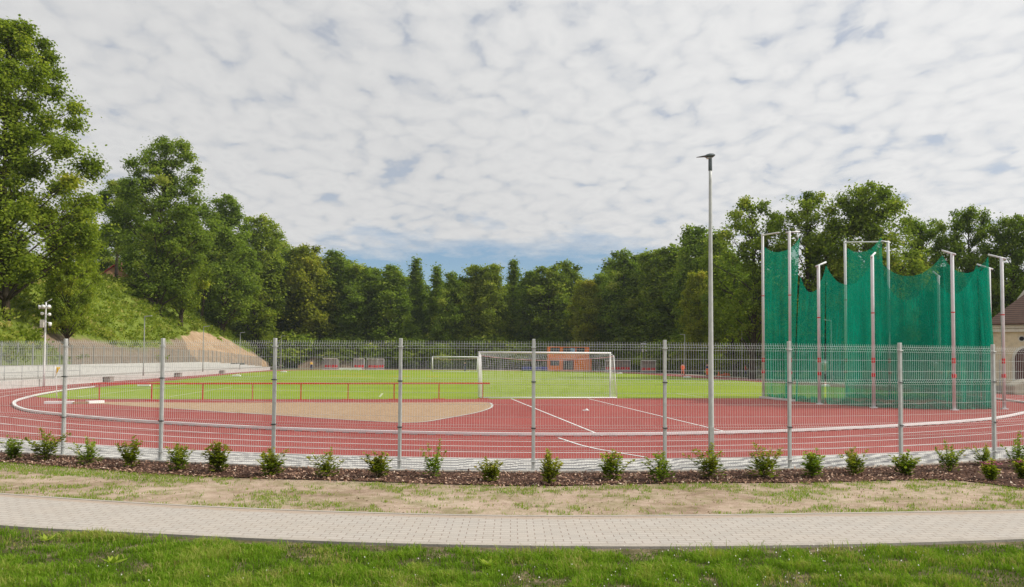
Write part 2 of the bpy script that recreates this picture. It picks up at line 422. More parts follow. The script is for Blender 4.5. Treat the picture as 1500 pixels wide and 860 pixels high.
def hill_mat():
    t = NT('hillside_ground'); p = t.pos(); f = t.noise(p, .5, 8, .75, .6); mh = t.n('Mapping'); mh.inputs['Rotation'].default_value = (0, 0, R(-6)); mh.inputs['Scale'].default_value = (.35, 1.6, .5); t.l(p, mh.inputs[0]); g = t.noise(mh.outputs[0], 2.2, 7, .75)
    ff = t.math('ADD', t.math('MULTIPLY', f, .5), t.math('MULTIPLY', g, .5))
    a = t.n('Attribute', attribute_name='soil'); b = t.n('Attribute', attribute_name='sand')
    gr = t.ramp(ff, [(.3, (.08, .12, .018)), (.5, (.16, .21, .03)), (.7, (.27, .27, .07))])
    so = t.ramp(ff, [(.3, (.13, .095, .065)), (.5, (.24, .18, .125)), (.7, (.33, .26, .18))])
    sa = t.ramp(ff, [(.36, (.19, .125, .075)), (.5, (.40, .275, .17)), (.62, (.56, .43, .30))])
    nz = t.math('MULTIPLY', t.math('SUBTRACT', g, .5), .9)
    c = t.mix(t.ramp(t.math('ADD', a.outputs['Fac'], nz), [(.4, 0.0), (.6, 1.0)]), gr, so)
    c = t.mix(t.ramp(t.math('ADD', b.outputs['Fac'], t.math('MULTIPLY', nz, .5)), [(.42, 0.0), (.58, 1.0)]), c, sa)
    t.pbr(c, .95, 0, t.bump(g, .9, .15), .1); return t.m
M['hill'] = hill_mat()
def brick_wall(name, c1, c2, mo):
    t = NT(name); b = t.n('TexBrick', i_Scale=1.0); b.inputs['Brick Width'].default_value = .25; b.inputs['Row Height'].default_value = .075; b.inputs['Mortar Size'].default_value = .01
    for k, v in (('Color1', c1), ('Color2', c2), ('Mortar', mo)): b.inputs[k].default_value = (*v, 1)
    o = t.obj(); s = t.n('SeparateXYZ'); t.l(o, s.inputs[0]); cb = t.n('CombineXYZ'); t.l(t.math('ADD', s.outputs[0], s.outputs[1]), cb.inputs[0]); t.l(s.outputs[2], cb.inputs[1]); t.l(cb.outputs[0], b.inputs['Vector'])
    t.pbr(b.outputs[0], .9); return t.m
M['brick'] = brick_wall('orange_brick', (.42, .17, .09), (.35, .13, .07), (.4, .33, .27))
M['plaster'] = kerb_mat('cream_plaster', (.66, .56, .40))
M['trim_white'] = kerb_mat('white_plaster_trim', (.66, .63, .56))
def roof_mat(name, c):
    t = NT(name); o = t.obj(); w = t.n('TexWave', i_Scale=2.2, i_Distortion=.4, bands_direction='Z'); t.l(o, w.inputs[0]); n = t.noise(o, 2.5, 5, .7)
    f = t.math('ADD', t.math('MULTIPLY', w.outputs['Fac'], .4), t.math('MULTIPLY', n, .6))
    t.pbr(t.ramp(f, [(.3, tuple(x * .6 for x in c)), (.7, tuple(x * 1.35 for x in c))]), .85, 0, t.bump(w.outputs['Fac'], .5, .03)); return t.m
M['roof_brown'] = roof_mat('brown_roof_tiles', (.085, .050, .038)); M['roof_red'] = roof_mat('red_roof_sheet', (.25, .02, .025))
M['door_red'] = paint('dark_red_door', (.10, .022, .018), .6)
M['bank'] = kerb_mat('brown_earth_bank', (.20, .135, .09))

# ------------------------------------------------------------------ sky and light
SUN_AZ, SUN_EL = 97.0, 44.0      # to the right of the view, fairly high
sd = Vector((math.sin(R(SUN_AZ)) * math.cos(R(SUN_EL)), math.cos(R(SUN_AZ)) * math.cos(R(SUN_EL)), math.sin(R(SUN_EL))))
w = bpy.data.worlds.new("World"); sc.world = w; w.use_nodes = True
def make_world():
    t = NT.__new__(NT); t.t = w.node_tree; t.t.nodes.clear(); t.out = t.t.nodes.new('ShaderNodeOutputWorld')
    bg = t.n('Background', i_Strength=.1); t.l(bg.outputs[0], t.out.inputs[0])
    sky = t.n('TexSky', sky_type='NISHITA', sun_disc=False, sun_elevation=R(SUN_EL), sun_rotation=R(SUN_AZ), air_density=1.0, dust_density=.6, ozone_density=1.2)
    g = t.n('TexCoord').outputs['Generated']; s = t.n('SeparateXYZ'); t.l(g, s.inputs[0])
    zr = t.math('MAXIMUM', s.outputs[2], 0.0); z = t.math('ADD', zr, .17)      # the deck curves down with the earth
    px = t.math('DIVIDE', s.outputs[0], z); py = t.math('DIVIDE', s.outputs[1], z)
    cb = t.n('CombineXYZ'); t.l(px, cb.inputs[0]); t.l(py, cb.inputs[1])
    mp = t.n('Mapping'); mp.inputs['Rotation'].default_value = (0, 0, R(32)); mp.inputs['Scale'].default_value = (1.0, .80, 1); t.l(cb.outputs[0], mp.inputs[0])
    P = mp.outputs[0]
    warp = t.n('TexNoise', i_Scale=4.0, i_Detail=4, i_Roughness=.6); t.l(P, warp.inputs['Vector'])
    wv = t.n('VectorMath', operation='MULTIPLY_ADD'); t.l(warp.outputs['Color'], wv.inputs[0]); wv.inputs[1].default_value = (.16, .16, 0); t.l(P, wv.inputs[2])
    P2 = wv.outputs[0]
    n1 = t.noise(P2, 11.0, 8, .64); n2 = t.noise(P2, 1.4, 4, .5); n3 = t.noise(P2, 30, 6, .65)
    vo = t.n('TexVoronoi', feature='SMOOTH_F1', i_Scale=17.0); vo.inputs['Smoothness'].default_value = .55; t.l(P2, vo.inputs['Vector'])
    v = t.math('SUBTRACT', .80, vo.outputs['Distance'])
    dens = t.math('ADD', t.math('ADD', t.math('MULTIPLY', n1, .50), t.math('MULTIPLY', v, .48)), t.math('ADD', t.math('MULTIPLY_ADD', n2, .24, .07), t.math('MULTIPLY', n3, .18)))
    cover = t.ramp(dens, [(.44, 0.62), (.54, .92), (.64, 1.0)])
    # the deck of cloud ends low over the far wood
    edge = t.math('ADD', t.math('ADD', zr, t.math('MULTIPLY', t.math('SUBTRACT', t.noise(cb.outputs[0], 3.0, 7, .65), .5), .12)), t.math('MULTIPLY', t.math('MAXIMUM', t.math('SUBTRACT', t.math('ABSOLUTE', t.math('ADD', s.outputs[0], .03)), .15), 0.0), .4))
    deck = t.ramp(edge, [(.116, 0.0), (.156, 1.0)])
    cover = t.math('MULTIPLY', cover, deck)
    # cloud brightness: shading inside the deck, brighter towards the sun
    dt = t.n('VectorMath', operation='DOT_PRODUCT'); t.l(g, dt.inputs[0]); dt.inputs[1].default_value = tuple(sd)
    glow = t.ramp(dt.outputs['Value'], [(.0, .84), (.28, .955), (.50, 1.02), (.80, 1.12), (1.0, 1.6)])
    shade = t.ramp(dens, [(.46, (6.55, 6.66, 6.82)), (.57, (7.1, 7.16, 7.24)), (.68, (7.55, 7.57, 7.6)), (.80, (7.9, 7.9, 7.88)), (.95, (7.4, 7.44, 7.48))])
    sep = t.mix(1.0, shade, glow, 'MULTIPLY')
    # ramp colours are clamped to one, so scale after
    sc_ = t.n('VectorMath', operation='SCALE'); t.l(sep, sc_.inputs[0]); sc_.inputs['Scale'].default_value = 1.0
    blue = t.n('VectorMath', operation='MULTIPLY'); t.l(sky.outputs[0], blue.inputs[0]); blue.inputs[1].default_value = (.74, .86, 1.0)
    t.l(t.mix(cover, blue.outputs[0], sc_.outputs[0]), bg.inputs[0])
    return t
make_world()
sun = bpy.data.lights.new("sun", 'SUN'); sun.energy = 3.3; sun.angle = R(2.0); sun.color = (1.0, .94, .85)
so = bpy.data.objects.new("sun", sun); C.objects.link(so); so.location = (30, 10, 60)
so.rotation_euler = (-sd).to_track_quat('-Z', 'Y').to_euler()
sc.view_settings.view_transform = 'Standard'; sc.view_settings.look = 'None'; sc.view_settings.exposure = 0.10; sc.view_settings.gamma = 1.0
sc.render.engine = 'CYCLES'
cy = sc.cycles
cy.max_bounces = 7; cy.diffuse_bounces = 3; cy.glossy_bounces = 2; cy.transmission_bounces = 3; cy.transparent_max_bounces = 16; cy.caustics_reflective = False; cy.caustics_refractive = False
cy.use_denoising = True

# ------------------------------------------------------------------ ground sheets
sheet('ground', [(-900, -300), (900, -300), (900, 1400), (-900, 1400)], 0.0, M['ground'])
# the running track: inside kerb line K, traced round the near bend and both straights
KP = [(398, 543.2), (262, 559.3), (152, 570), (80, 578), (45, 582.5), (24, 589), (20, 593), (24, 598), (40, 603.5), (60, 606.5), (90, 609.5), (150, 615.5), (233, 621.5), (397, 630.5), (500, 634.3), (600, 637), (782, 639.7), (973, 638.7), (1157, 634), (1317, 626.3), (1400, 620.5), (1455, 615.5), (1500, 607)]
KW = [G(*p) for p in KP][:]
KW[0] = (-38.6, 138)
KW[1] = (-30.6, 73.2)
KW[2] = (-28.0, 54.0)
KW[3] = (-25.9, 46.6)
KW += [(23.6, 37.4), (25.6, 41.0), (27.0, 46.0), (27.6, 52.5), (27.2, 62), (26.2, 72), (24.4, 88), (21.2, 115), (18.4, 138)]
FAR = [(14.5, 150), (5.5, 158), (-9, 161), (-24, 159), (-34.5, 151)]
K = spline(KW + FAR, 8, True)
K = resample(np.vstack([K, K[:1]]), .6)[:-1]
def koff(d): return offset(K, d, True)     # K runs down the left side, along the near bend, up the right: outside is on the right hand
_a = koff(1.0)
SGN = 1.0 if np.abs(_a[:, 0]).max() > np.abs(K[:, 0]).max() else -1.0
def ring(d):
    P = koff(SGN * d)
    # light smoothing keeps offset bends clean
    for _ in range(2): P = (np.roll(P, 1, 0) + 2 * P + np.roll(P, -1, 0)) / 4
    return P
def closed(P): return np.vstack([P, P[:1]])
pave = ribbon('paved_surround', closed(ring(5.0)), closed(ring(8.2)), 0.006, M['beige_paving'])
trk = sheet('running_track', ring(5.28), 0.010, M['track'])
for i, d in enumerate((1.5, 2.8, 4.05, 5.23)):
    ribbon('lane_line', closed(ring(d - .034)), closed(ring(d + .034)), 0.014, M['line'])
# pitch grass: everything inside K beyond the near turf edge
turf_edge = [G(*p) for p in ((52, 582), (100, 585), (440, 585.2), (700, 584.8), (900, 583.8), (1115, 583.8), (1203, 584), (1400, 582))]
ea, eb = np.array(turf_edge[0]), np.array(turf_edge[-1])
inner = ring(-.12)
ed = (eb - ea) / np.linalg.norm(eb - ea)
keep = [p for p in inner if (ed[0] * (p[1] - ea[1]) - ed[1] * (p[0] - ea[0])) > 0.05]
# order the kept points so that they start on the right-hand end
idx = [i for i, p in enumerate(inner) if (ed[0] * (p[1] - ea[1]) - ed[1] * (p[0] - ea[0])) > 0.05]
brk = next((j for j in range(len(idx) - 1) if idx[j + 1] != idx[j] + 1), None)
order = idx[brk + 1:] + idx[:brk + 1] if brk is not None else idx
loop = [tuple(inner[i]) for i in order]
if np.linalg.norm(np.array(loop[0]) - ea) < np.linalg.norm(np.array(loop[0]) - eb): loop = loop[::-1]
te = resample(np.array(turf_edge[1:-1]), 1.0)
te = te + np.stack([np.zeros(len(te)), RNG.normal(0, .03, len(te))], 1)
sheet('pitch', [tuple(p) for p in te] + loop, 0.015, M['pitch'])
# pitch markings, laid out from the goal
def mk(name, pts, wd=.1, z=.019, mat='turf_line'):
    P = resample(np.array([tuple(p)[:2] for p in pts]), .8)
    return ribbon(name, offset(P, wd / 2), offset(P, -wd / 2), z, M[mat])
def gp(u, v): return GOAL_C + AX_U * u + AX_V * v
mk('penalty_area_line', [gp(-20.2, .2), gp(-20.2, 16.5), gp(20.2, 16.5), gp(20.2, .2)], .12)
mk('goal_area_line', [gp(-9.16, .2), gp(-9.16, 5.5), gp(9.16, 5.5), gp(9.16, .2)], .12)
mk('goal_line', [gp(-24.8, .0), gp(24.8, .0)], .12)
mk('touchline', [gp(-24.8, 0.1), gp(-24.8, 91)], .12); mk('touchline', [gp(24.8, 0.1), gp(24.8, 91)], .12)
mk('halfway_line', [gp(-24.6, 45.5), gp(24.6, 45.5)], .12)
mk('centre_circle', [gp(9.15 * math.cos(a), 45.5 + 9.15 * math.sin(a)) for a in np.linspace(0, 2 * math.pi, 60)], .12)
# throwing sector and curved break line on the red apron
mk('sector_line', [G(749, 584.6), G(882, 639)], .07, .018, 'line')
mk('sector_line', [G(862, 584.6), G(1075, 636)], .07, .018, 'line')
mk('break_line', spline([G(818, 642.3), G(860, 655.5), G(893, 662), G(947, 671)], 6), .07, .019, 'line')
# sandy landing area with a pale edging
GR = [G(*p) for p in ((112, 590.8), (150, 589.3), (300, 590.2), (650, 590), (700, 589.7), (714, 590.2), (720.5, 593), (720, 597), (713, 600.5), (698, 605), (650, 614), (618, 619), (597, 620), (570, 619), (490, 614.5), (404, 608.7), (350, 605.6), (253, 599), (200, 595.8), (150, 592.3))]
sheet('sand_landing_area', GR, 0.016, M['gravel'])
edge = [G(*p) for p in ((650, 590), (700, 589.7), (714, 590.2), (720.5, 593), (720, 597), (713, 600.5), (698, 605), (650, 614), (618, 619), (597, 620), (570, 619), (490, 614.5), (404, 608.7), (350, 605.6), (253, 599))]
E2 = resample(spline(edge, 6), .4)
ribbon('sand_edging', offset(E2, .045), offset(E2, -.045), .021, M['concrete'])
# inside kerb rail: raised white rail on little feet
rail = thing('track_kerb', (0, 0, 0), 'low white kerb rail on small feet curving round the inside of the red track', 'kerb')
seg0 = ring(0)
near = [i for i in range(len(seg0)) if seg0[i][1] < 58]
b = next((j for j in range(len(near) - 1) if near[j + 1] != near[j] + 1), None)
near = near[b + 1:] + near[:b + 1] if b is not None else near
RL = resample(np.array([seg0[i] for i in near]), .5)
mb = MB(); A, B = offset(RL, .06), offset(RL, -.06); n = len(RL)
vs = [(p[0], p[1], .040) for p in A] + [(p[0], p[1], .040) for p in B] + [(p[0], p[1], .105) for p in A] + [(p[0], p[1], .105) for p in B]
fs = []
for i in range(n - 1):
    fs += [(2 * n + i, 2 * n + i + 1, 3 * n + i + 1, 3 * n + i), (i + 1, i, n + i, n + i + 1), (i, i + 1, 2 * n + i + 1, 2 * n + i), (n + i + 1, n + i, 3 * n + i, 3 * n + i + 1)]
mb.add(vs, fs); mb.build('rail', M['white'], rail)
ft = MB()
FT = resample(RL, .5)
for i in range(1, len(FT) - 1):
    t = FT[i + 1] - FT[i - 1]; a = math.atan2(t[1], t[0]); ft.box((FT[i][0], FT[i][1], .030), (.20, .06, .039), a)
o = ft.build('foot', M['white'], rail); o['kind'] = 'stuff'

# two-tone paving between track and fence; concrete edging; mulch; verge; path; lawn
FB = [(-330, 612), (-180, 641), (-40, 660), (92, 668), (235, 676.5), (400, 684), (585, 690), (781, 692), (974, 691), (1157, 688), (1320, 683), (1457, 674.5), (1590, 664), (1730, 646), (1880, 622)]
FENCE = [np.array(G(*p)) for p in FB]
# equalise panel length where the survey is rough
fl = resample(spline(FENCE, 10), .25)
outer = ring(5.2)
def nearest_on(P, q): return P[np.argmin(((P - q) ** 2).sum(1))]
A = fl + np.array([0, -.10]); B = np.array([nearest_on(outer, q) for q in A])
ribbon('block_paving', A, B, .009, M['strip'])
kb = MB(); a0, a1 = A + np.array([0, -.09]), A + np.array([0, .0]); n = len(A)
vs = [(p[0], p[1], z) for z in (-.02, .045) for P in (a0, a1) for p in P]
fs = []
for i in range(n - 1): fs += [(2 * n + i, 2 * n + i + 1, 3 * n + i + 1, 3 * n + i), (i, i + 1, 2 * n + i + 1, 2 * n + i), (n + i + 1, n + i, 3 * n + i, 3 * n + i + 1)]
kb.add(vs, fs); o = kb.build('kerb', M['kerb']); o['kind'] = 'structure'
mul_near = [G(*p) for p in ((-330, 640), (-120, 668), (0, 678), (133, 688), (250, 697), (500, 705), (650, 710), (783, 713), (1000, 708.5), (1167, 708), (1367, 704), (1420, 706), (1500, 717), (1620, 722), (1880, 700))]
MN = resample(spline(mul_near, 10), .25)
MA = a0.copy(); MBB = np.array([np.array([q[0], np.interp(q[0], MN[:, 0], MN[:, 1])]) for q in MA])
path_top = [G(*p, .05) for p in ((-420, 690), (-200, 707), (0, 724.2), (250, 740.5), (500, 751), (750, 756.7), (1000, 756), (1250, 752.7), (1500, 748.3), (1700, 743), (1950, 734))]
path_bot = [G(*p, .05) for p in ((-420, 726), (-200, 748), (0, 770.2), (250, 783.5), (500, 794.5), (750, 800), (1000, 801.3), (1250, 798), (1500, 790.5), (1700, 783), (1950, 770))]
PT = resample(spline(path_top, 10), .2); PB = resample(spline(path_bot, 10), .2)
PBx = np.array([[q[0], np.interp(q[0], PB[:, 0], PB[:, 1])] for q in PT])
verge_far = MBB
VT = np.array([[q[0], np.interp(q[0], PT[:, 0], PT[:, 1])] for q in verge_far])
ribbon('soil_verge', verge_far + np.array([0, 1.2]), VT - np.array([0, .3]), .004, M['soil'])
sheet('lawn', [(-16, 2.0), (16, 2.0)] + [tuple(p - np.array([0, .05])) for p in PBx[::-1]], .040, M['lawn'])
ribbon('path', PT, PBx + np.array([0, .12]), .052, M['path'])
kb = MB(); n = len(PT)
for P0, P1 in ((PBx + np.array([0, .115]), PBx), (PT + np.array([0, .07]), PT + np.array([0, .002]))):
    vs = [(p[0], p[1], z) for z in (-.03, .058) for P in (P0, P1) for p in P]; fs = []
    for i in range(n - 1): fs += [(2 * n + i, 2 * n + i + 1, 3 * n + i + 1, 3 * n + i), (i, i + 1, 2 * n + i + 1, 2 * n + i), (n + i + 1, n + i, 3 * n + i, 3 * n + i + 1)]
    kb.add(vs, fs)
o = kb.build('path_kerb', M['kerb']); o['kind'] = 'structure'

# bark mulch: a low bed and thousands of chips
bed = ribbon('mulch_bed', MA, MBB, .02, M['bark']); bed.name = 'mulch_bed'
def in_band(n, P, Q, margin=0.0):
    i = RNG.integers(0, len(P) - 1, n); f = RNG.random(n)[:, None]; t = RNG.random(n)[:, None] * (1 + 2 * margin) - margin
    a = P[i] * (1 - f) + P[i + 1] * f; b = Q[i] * (1 - f) + Q[i + 1] * f
    return a * (1 - t) + b * t
def quads(Pc, T, Bn, L, Wd):
    """diamond-ish leaf quads: centres, long axes, side axes, lengths, widths"""
    T = T * (L / 2)[:, None]; Bn = Bn * (Wd / 2)[:, None]
    V = np.stack([Pc - T, Pc + Bn - T * .1, Pc + T, Pc - Bn - T * .1], 1).reshape(-1, 3)
    return V, np.arange(len(V)).reshape(-1, 4)
def rdir(n):
    v = RNG.normal(size=(n, 3)); return v / np.linalg.norm(v, axis=1)[:, None]
def unit(v): return v / (np.linalg.norm(v, axis=1)[:, None] + 1e-9)
xy = np.vstack([in_band(30000, MA, MBB, .02), in_band(5000, MBB - np.array([0, .22]), MBB + np.array([0, .1]))])
wv = np.array([mnoise.noise((p[0] * 2, p[1] * 2, 0)) for p in xy])
Pc = np.c_[xy, .025 + RNG.random(len(xy)) * .035 + .02 * wv]
T = rdir(len(xy)); T[:, 2] *= .45; T = unit(T); Bn = unit(np.cross(T, rdir(len(xy)) * .5 + np.array([0, 0, 1])))
V, Fq = quads(Pc, T, Bn, RNG.uniform(.02, .05, len(xy)) + .08 * RNG.random(len(xy)) ** 4, RNG.uniform(.012, .04, len(xy)))
tag(link('bark_mulch', np_mesh('bark_mulch', V, Fq, RNG.random(len(xy)) ** 1.3), M['bark']), 'reddish brown bark chips under the row of shrubs', 'mulch', kind='stuff')

# grass blades
def blades(xy, hgt, wid, z0=0.0, lean=.5, tint=None):
    n = len(xy); az = RNG.random(n) * 2 * np.pi; ln = RNG.random(n) ** .7 * lean
    d = np.c_[np.cos(az), np.sin(az), np.zeros(n)]; side = np.c_[-np.sin(az + RNG.normal(0, .6, n)), np.cos(az), np.zeros(n)]
    base = np.c_[xy, np.full(n, z0)]
    mid = base + d * (hgt * ln * .35)[:, None] + np.array([0, 0, 1]) * (hgt * .6)[:, None]
    tip = base + d * (hgt * ln)[:, None] + np.array([0, 0, 1]) * (hgt * (1 - .35 * ln))[:, None]
    s = side * (wid / 2)[:, None]
    V = np.stack([base - s, base + s, mid + s * .8, mid - s * .8, tip + s * .12, tip - s * .12], 1).reshape(-1, 3)
    k = np.arange(n)[:, None] * 6
    Fq = np.concatenate([k + np.array([[0, 1, 2, 3]]), k + np.array([[3, 2, 4, 5]])], 1).reshape(-1, 4)
    if tint is None: tint = RNG.random(n)
    return V, Fq, np.repeat(tint, 2)
def fbm(xy, s, o=0.0, oct=3):
    return np.array([mnoise.fractal((p[0] * s + o, p[1] * s, o), 1.0, 2.0, oct) for p in xy])
# foreground lawn
n = 360000
ii = RNG.integers(0, len(PBx), n)
xs = RNG.uniform(-11.5, 11.5, n); y1 = np.interp(xs, PBx[:, 0], PBx[:, 1]) - .10; ys = y1 - (y1 - 6.2) * RNG.random(n)
xy = np.c_[xs, ys]
f1 = fbm(xy, .9, 3.3); f2 = fbm(xy, 3.5, 8.1)
dist = y1 - ys
thin = (dist < .16 + .22 * np.clip(fbm(np.c_[xs, xs * 0], 1.3, 5.0), -.3, 1)) & (RNG.random(n) < .9)
bare = (np.exp(-(((xs - .12) / .55) ** 2 + ((ys - 9.12) / .24) ** 2)) + .5 * f2 > .5) | (np.exp(-(((xs + 3.2) / .8) ** 2 + ((ys - 9.45) / .10) ** 2)) + .5 * f2 > .6) | (np.exp(-(((xs - 5.2) / .9) ** 2 + ((ys - 9.62) / .10) ** 2)) + .5 * f2 > .6)
dens = .66 + .9 * f1 + .9 * f2
k = (RNG.random(n) < np.clip(dens, .34, 1)) & ~thin & ~(bare & (RNG.random(n) < .93))
xy, f1, f2 = xy[k], f1[k], f2[k]
hg = RNG.uniform(.025, .065, len(xy)) * (1 + 1.2 * np.clip(f1 + f2 * .9, -.5, .9)) + .010
f3 = fbm(xy, 1.9, 12.5); tn = np.clip(.40 + .55 * f1 + .5 * f2 + RNG.normal(0, .16, len(xy)), 0, .9); dry = RNG.random(len(xy)) < .03 + 1.0 * np.clip(f3 - .14, 0, .5); tn[dry] = RNG.uniform(.88, 1, dry.sum())
V, Fq, tt = blades(xy, hg, RNG.uniform(.0045, .010, len(xy)), 0.038, 1.0, tn)
tag(link('lawn_grass', np_mesh('lawn_grass', V, Fq, tt), M['grass']), 'uneven green lawn grass in front of the paved path', 'grass', kind='stuff')
# thin, patchy grass on the dry verge
n = 330000
xy = in_band(n, MBB, VT, .0)
vt = (np.interp(xy[:, 0], MBB[:, 0], MBB[:, 1]) - xy[:, 1]) / np.maximum(.2, np.interp(xy[:, 0], MBB[:, 0], MBB[:, 1]) - np.interp(xy[:, 0], VT[:, 0], VT[:, 1]))
f1 = fbm(xy * np.array([.6, 1.0]), 1.3, 2.2); f2 = fbm(xy, 5.5, 6.6)
edgey = np.clip(1 - np.abs(vt - .92) / .22, 0, 1) * .62 + np.clip(1 - np.abs(vt - .16) / .17, 0, 1) * .66
pr = np.clip((f1 * 1.6 + f2 * 1.8 + edgey * 1.1 - .50) * 1.8, .02, .95)
left = (xy[:, 0] < -5.3) & (vt < .28); pr[left] = np.clip(pr[left] + .7, 0, 1)
k = RNG.random(n) < pr
xy, f2 = xy[k], f2[k]
tn = np.clip(.60 + .25 * f2 + RNG.normal(0, .17, len(xy)), 0, .9); dry = RNG.random(len(xy)) < .22; tn[dry] = RNG.uniform(.86, 1, dry.sum())
V, Fq, tt = blades(xy, RNG.uniform(.015, .06, len(xy)), RNG.uniform(.004, .009, len(xy)), 0.004, .9, tn)
tag(link('verge_grass', np_mesh('verge_grass', V, Fq, tt), M['grass']), 'sparse yellow green tufts on the dry soil verge', 'grass', kind='stuff')
# soil crumbs on the verge
xy = in_band(5000, MBB, VT, .0); nn = len(xy)
V, Fq = quads(np.c_[xy, np.full(nn, .012) + RNG.random(nn) * .01], unit(rdir(nn) * np.array([1, 1, .3])), unit(rdir(nn) * np.array([1, 1, .6])), RNG.uniform(.015, .05, nn), RNG.uniform(.01, .03, nn))
tag(link('soil_crumbs', np_mesh('soil_crumbs', V, Fq), M['soil']), 'small crumbs and stones of dry soil', 'soil', kind='stuff')
# clover heads: three crossed quads each
nc = 190
cx = np.r_[RNG.normal(1.2, 1.6, 90), RNG.normal(2.9, .8, 60), RNG.uniform(-6, 6, 40)]; cyy = np.r_[RNG.normal(7.9, .3, 90), RNG.normal(9.0, .22, 60), RNG.uniform(7.6, 9.0, 40)]
Vs, Fs, ts = [], [], []
for x, y in zip(cx, cyy):
    r = random.uniform(.004, .010); z = random.uniform(.065, .11)
    b0 = len(Vs)
    for a, e in ((1, 0), (-.5, .87), (-.5, -.87)):
        Vs.append((x + r * a, y + r * e, z))
    Vs += [(x, y, z + r * 1.1), (x, y, z - r * 1.1)]
    for i in range(3): Fs += [(b0 + i, b0 + (i + 1) % 3, b0 + 3), (b0 + (i + 1) % 3, b0 + i, b0 + 4)]; ts += [random.random()] * 2
tag(link('clover_flowers', np_mesh('clover_flowers', np.array(Vs), np.array(Fs), np.array(ts)), M['clover']), 'tiny white clover heads scattered through the lawn', 'clover', kind='stuff')
# broad-leaved weeds in the lawn
def weed(x, y, n, L, label):
    Pc, Tt, Bb, Ll, Ww = [], [], [], [], []
    for i in range(n):
        a = 2.4 * i + random.random() * .5; el = random.uniform(.15, .8); l = L * random.uniform(.6, 1)
        d = np.array([math.cos(a) * math.cos(el), math.sin(a) * math.cos(el), math.sin(el)])
        Pc.append(np.array([x, y, .03]) + d * l * .55); Tt.append(d); Bb.append([-math.sin(a), math.cos(a), .1]); Ll.append(l); Ww.append(l * .38)
    V, Fq = quads(np.array(Pc), np.array(Tt), np.array(Bb), np.array(Ll), np.array(Ww))
    V = V - np.array([x, y, -.03])
    o = link('broad_leaf_weed', np_mesh('broad_leaf_weed', V, Fq, RNG.uniform(.35, .75, n)), M['shrub_leaf'], None, (x, y, 0)); o.color = (1.25, 1.3, 1.3, 1)
    tag(o, label, 'weed', 'broad leaved weeds in the lawn')
for px, py, n, L, lb in ((716, 838, 13, .17, 'pale broad leaved weed in the lawn below the bare patch by the path'), (68, 800, 10, .13, 'small broad leaved weed in the lawn near the left end of the path'),
                         (165, 835, 12, .15, 'broad leaved weed low in the lawn at the left'), (1163, 838, 10, .13, 'flat broad leaved weed in the darker lawn on the right')):
    p = G(px, py); weed(p[0], p[1], n, L, lb)

# ------------------------------------------------------------------ the near mesh fence
FH = 2.44
fence = thing('mesh_fence', (0.4, 15.7, 0), 'tall galvanised wire mesh fence curving along the outside of the running track', 'fence')
def wire_panel(W, H, nx, zs, folds, rw, name):
    """one welded panel in local XZ, from x=0 to W"""
    V, Fq = [], []
    def seg(poly, r):
        n = 4; b = len(V)
        for (x, y, z) in poly:
            for j in range(n):
                w_ = 2 * math.pi * j / n + .785; V.append((x + r * math.cos(w_), y + r * math.sin(w_), z))
        for i in range(len(poly) - 1):
            for j in range(n): Fq.append((b + i * n + j, b + i * n + (j + 1) % n, b + (i + 1) * n + (j + 1) % n, b + (i + 1) * n + j))
    def hseg(y, z, r):
        b = len(V)
        for x in (0, W):
            for j in range(4):
                w_ = 2 * math.pi * j / 4 + .785; V.append((x, y + r * math.cos(w_), z + r * math.sin(w_)))
        for j in range(4): Fq.append((b + j, b + (j + 1) % 4, b + 4 + (j + 1) % 4, b + 4 + j))
    prof = [(0, .05)]
    for f in folds: prof += [(0, f - .05), (-.035, f), (0, f + .05)]
    prof += [(0, H)]
    for i in range(nx + 1):
        x = W * i / nx
        seg([(x, y, z) for y, z in prof], rw)
    for z in zs: hseg(.004, z, rw * 1.15)
    for f in folds:
        hseg(-.039, f, rw * 1.15); hseg(.004, f - .05, rw * 1.15); hseg(.004, f + .05, rw * 1.15)
    return np_mesh(name, np.array(V), np.array(Fq))
folds = (.20, .82, 1.68, 2.34)
zs = [.40, .61, 1.02, 1.25, 1.47, 1.90, 2.12]
panel_me = wire_panel(2.5, FH, 50, zs, folds, .0027, 'mesh_panel'); panel_me.materials.append(M['wire'])
pm = MB()
pm.box((0, 0, FH / 2 + .01), (.056, .070, FH + .06)); 
post0 = pm.build('post', M['galv'], None, bevel=.006)
C.objects.unlink(post0)
for i, p in enumerate(FENCE):
    q0 = FENCE[max(0, i - 1)]; q1 = FENCE[min(len(FENCE) - 1, i + 1)]; a = math.atan2(*(q1 - q0)[::-1])
    base = Vector((p[0], p[1], 0)) - fence.location
    po = bpy.data.objects.new('post', post0.data); C.objects.link(po); po.parent = fence; po.location = base; po.rotation_euler = (0, 0, a)
    bm_ = po.modifiers.new('bevel', 'BEVEL'); bm_.width = .006; bm_.segments = 2
    for z in (.20, .82, 1.68, 2.32):
        cl = MB().box((0, -.008, z), (.088, .080, .018)); cl.tube([(.040, -.05, z), (-.040, -.05, z)], .008, 6)
        cl.build('clamp', M['clamp'] if .5 < z < 2 else M['galv'], po)
    ba = MB().box((0, 0, .012 + .02), (.15, .15, .02)); ba.build('base_plate', M['galv'], po)
    if i < len(FENCE) - 1:
        d = FENCE[i + 1] - p; L = np.linalg.norm(d)
        pa = bpy.data.objects.new('mesh_panel', panel_me); C.objects.link(pa); pa.parent = fence
        pa.location = base + Vector((d[0], d[1], 0)) / L * .035; pa.rotation_euler = (0, 0, math.atan2(d[1], d[0])); pa.scale = ((L - .07) / 2.5, 1, 1)

